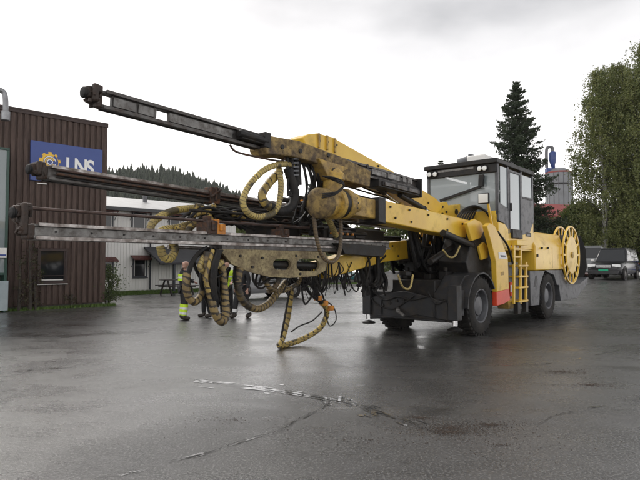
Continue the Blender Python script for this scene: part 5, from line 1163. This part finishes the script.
    if 'torso' in hivis: band(v(0, .005, 1.24), .172 * k, .10 * k, HIV, 'hi_vis_band'); band(v(0, .005, 1.24), .177 * k, .025 * k, REFL, 'reflective_band')
    if 'legs' in hivis:
        for s, nm in ((1, 'r'), (-1, 'l')):
            kp, ap = N_['kn' + nm][0], N_['an' + nm][0]
            MB().lathe(ap + Vector((0, 0, .04)), (kp - ap) * .8, [(.078 * k, .0), (.088 * k, .55), (.092 * k, 1)], 18, True).build('hi_vis_leg', HIV, o)
            for f_ in (.25, .6): MB().lathe(ap.lerp(kp, f_), kp - ap, [(.091 * k, -.03), (.094 * k, -.03), (.094 * k, .03), (.091 * k, .03)], 18).build('reflective_band', REFL, o)
    if 'shins' in hivis:
        for nm in 'rl':
            kp, ap = N_['kn' + nm][0], N_['an' + nm][0]; MB().lathe(ap.lerp(kp, .3), kp - ap, [(.086 * k, -.05), (.09 * k, -.05), (.09 * k, .05), (.086 * k, .05)], 18).build('reflective_band', REFL, o)
    if hair:
        MB().lathe(v(0, -.005, 1.66), (0, 0, 1), [(.108 * k, -.02), (.112 * k, .02), (.10 * k, .08), (.06 * k, .12), (0, .13)], 18).build('hair', HAIR, o)
    for s in (-1, 1):
        MB().lathe(v(s * .035, .108, 1.665), (0, 1, 0), [(.009, 0), (.006, .007), (0, .009)], 8).build('eye', BLKC, o); MB().lathe(v(s * .096, .01, 1.65), (s, 0, 0), [(.026, 0), (.028, .012), (.012, .018), (0, .016)], 10).build('ear', SKIN, o)
    MB().box(v(-.025, .098, 1.598), v(.025, .108, 1.606)).build('mouth', mat('lips', (.35, .13, .11), .5), o, .002)
    return o
person(184.3, 15.3, R(-60), 'bald man in black jacket with hi-vis stripes, standing left of the others', 1.74, BLKC, BLKC, (((.26, .08, 1.16), (.12, .26, 1.10)), ((-.26, .06, 1.16), (-.12, .25, 1.12))), ('torso', 'legs'), False)
person(207, 16.0, R(110), 'man in navy jacket and dark trousers standing behind the wrapped hose', 1.76, NAVY, BLKC, (((.25, -.03, 1.13), (.27, .06, .88)), ((-.25, -.03, 1.13), (-.27, .05, .88))), (), True, .08)
person(242, 15.9, R(150), 'person in black jacket and reflective-striped trousers behind the rusty cradle', 1.74, BLKC, BLKC, (((.25, .05, 1.15), (.15, .27, 1.08)), ((-.25, -.03, 1.13), (-.27, .06, .88))), ('shins',), True, .18)
person(227, 16.6, R(190), 'person in yellow hi-vis vest half hidden between the hanging hoses', 1.72, HIV, BLKC, (((.25, .05, 1.15), (.15, .27, 1.08)), ((-.25, -.03, 1.13), (-.27, .06, .88))), ('torso',), True, .05)

# ================================================================== AIR
hzb = MB().box((-640, -70, -2), (640, 940, 75)).build('haze', bpy.data.materials.new('thin_haze'), None, smooth=0, kind='stuff')
hm = hzb.data.materials[0]; hm.use_nodes = True; ht = hm.node_tree; ht.nodes.clear(); ho = ht.nodes.new('ShaderNodeOutputMaterial'); hv_ = ht.nodes.new('ShaderNodeVolumePrincipled')
hv_.inputs['Color'].default_value = (.86, .88, .90, 1); hv_.inputs['Density'].default_value = .00018; hv_.inputs['Anisotropy'].default_value = .2
ht.links.new(hv_.outputs[0], ho.inputs['Volume']); tag(hzb, 'thin damp haze in the air over the yard', 'haze')
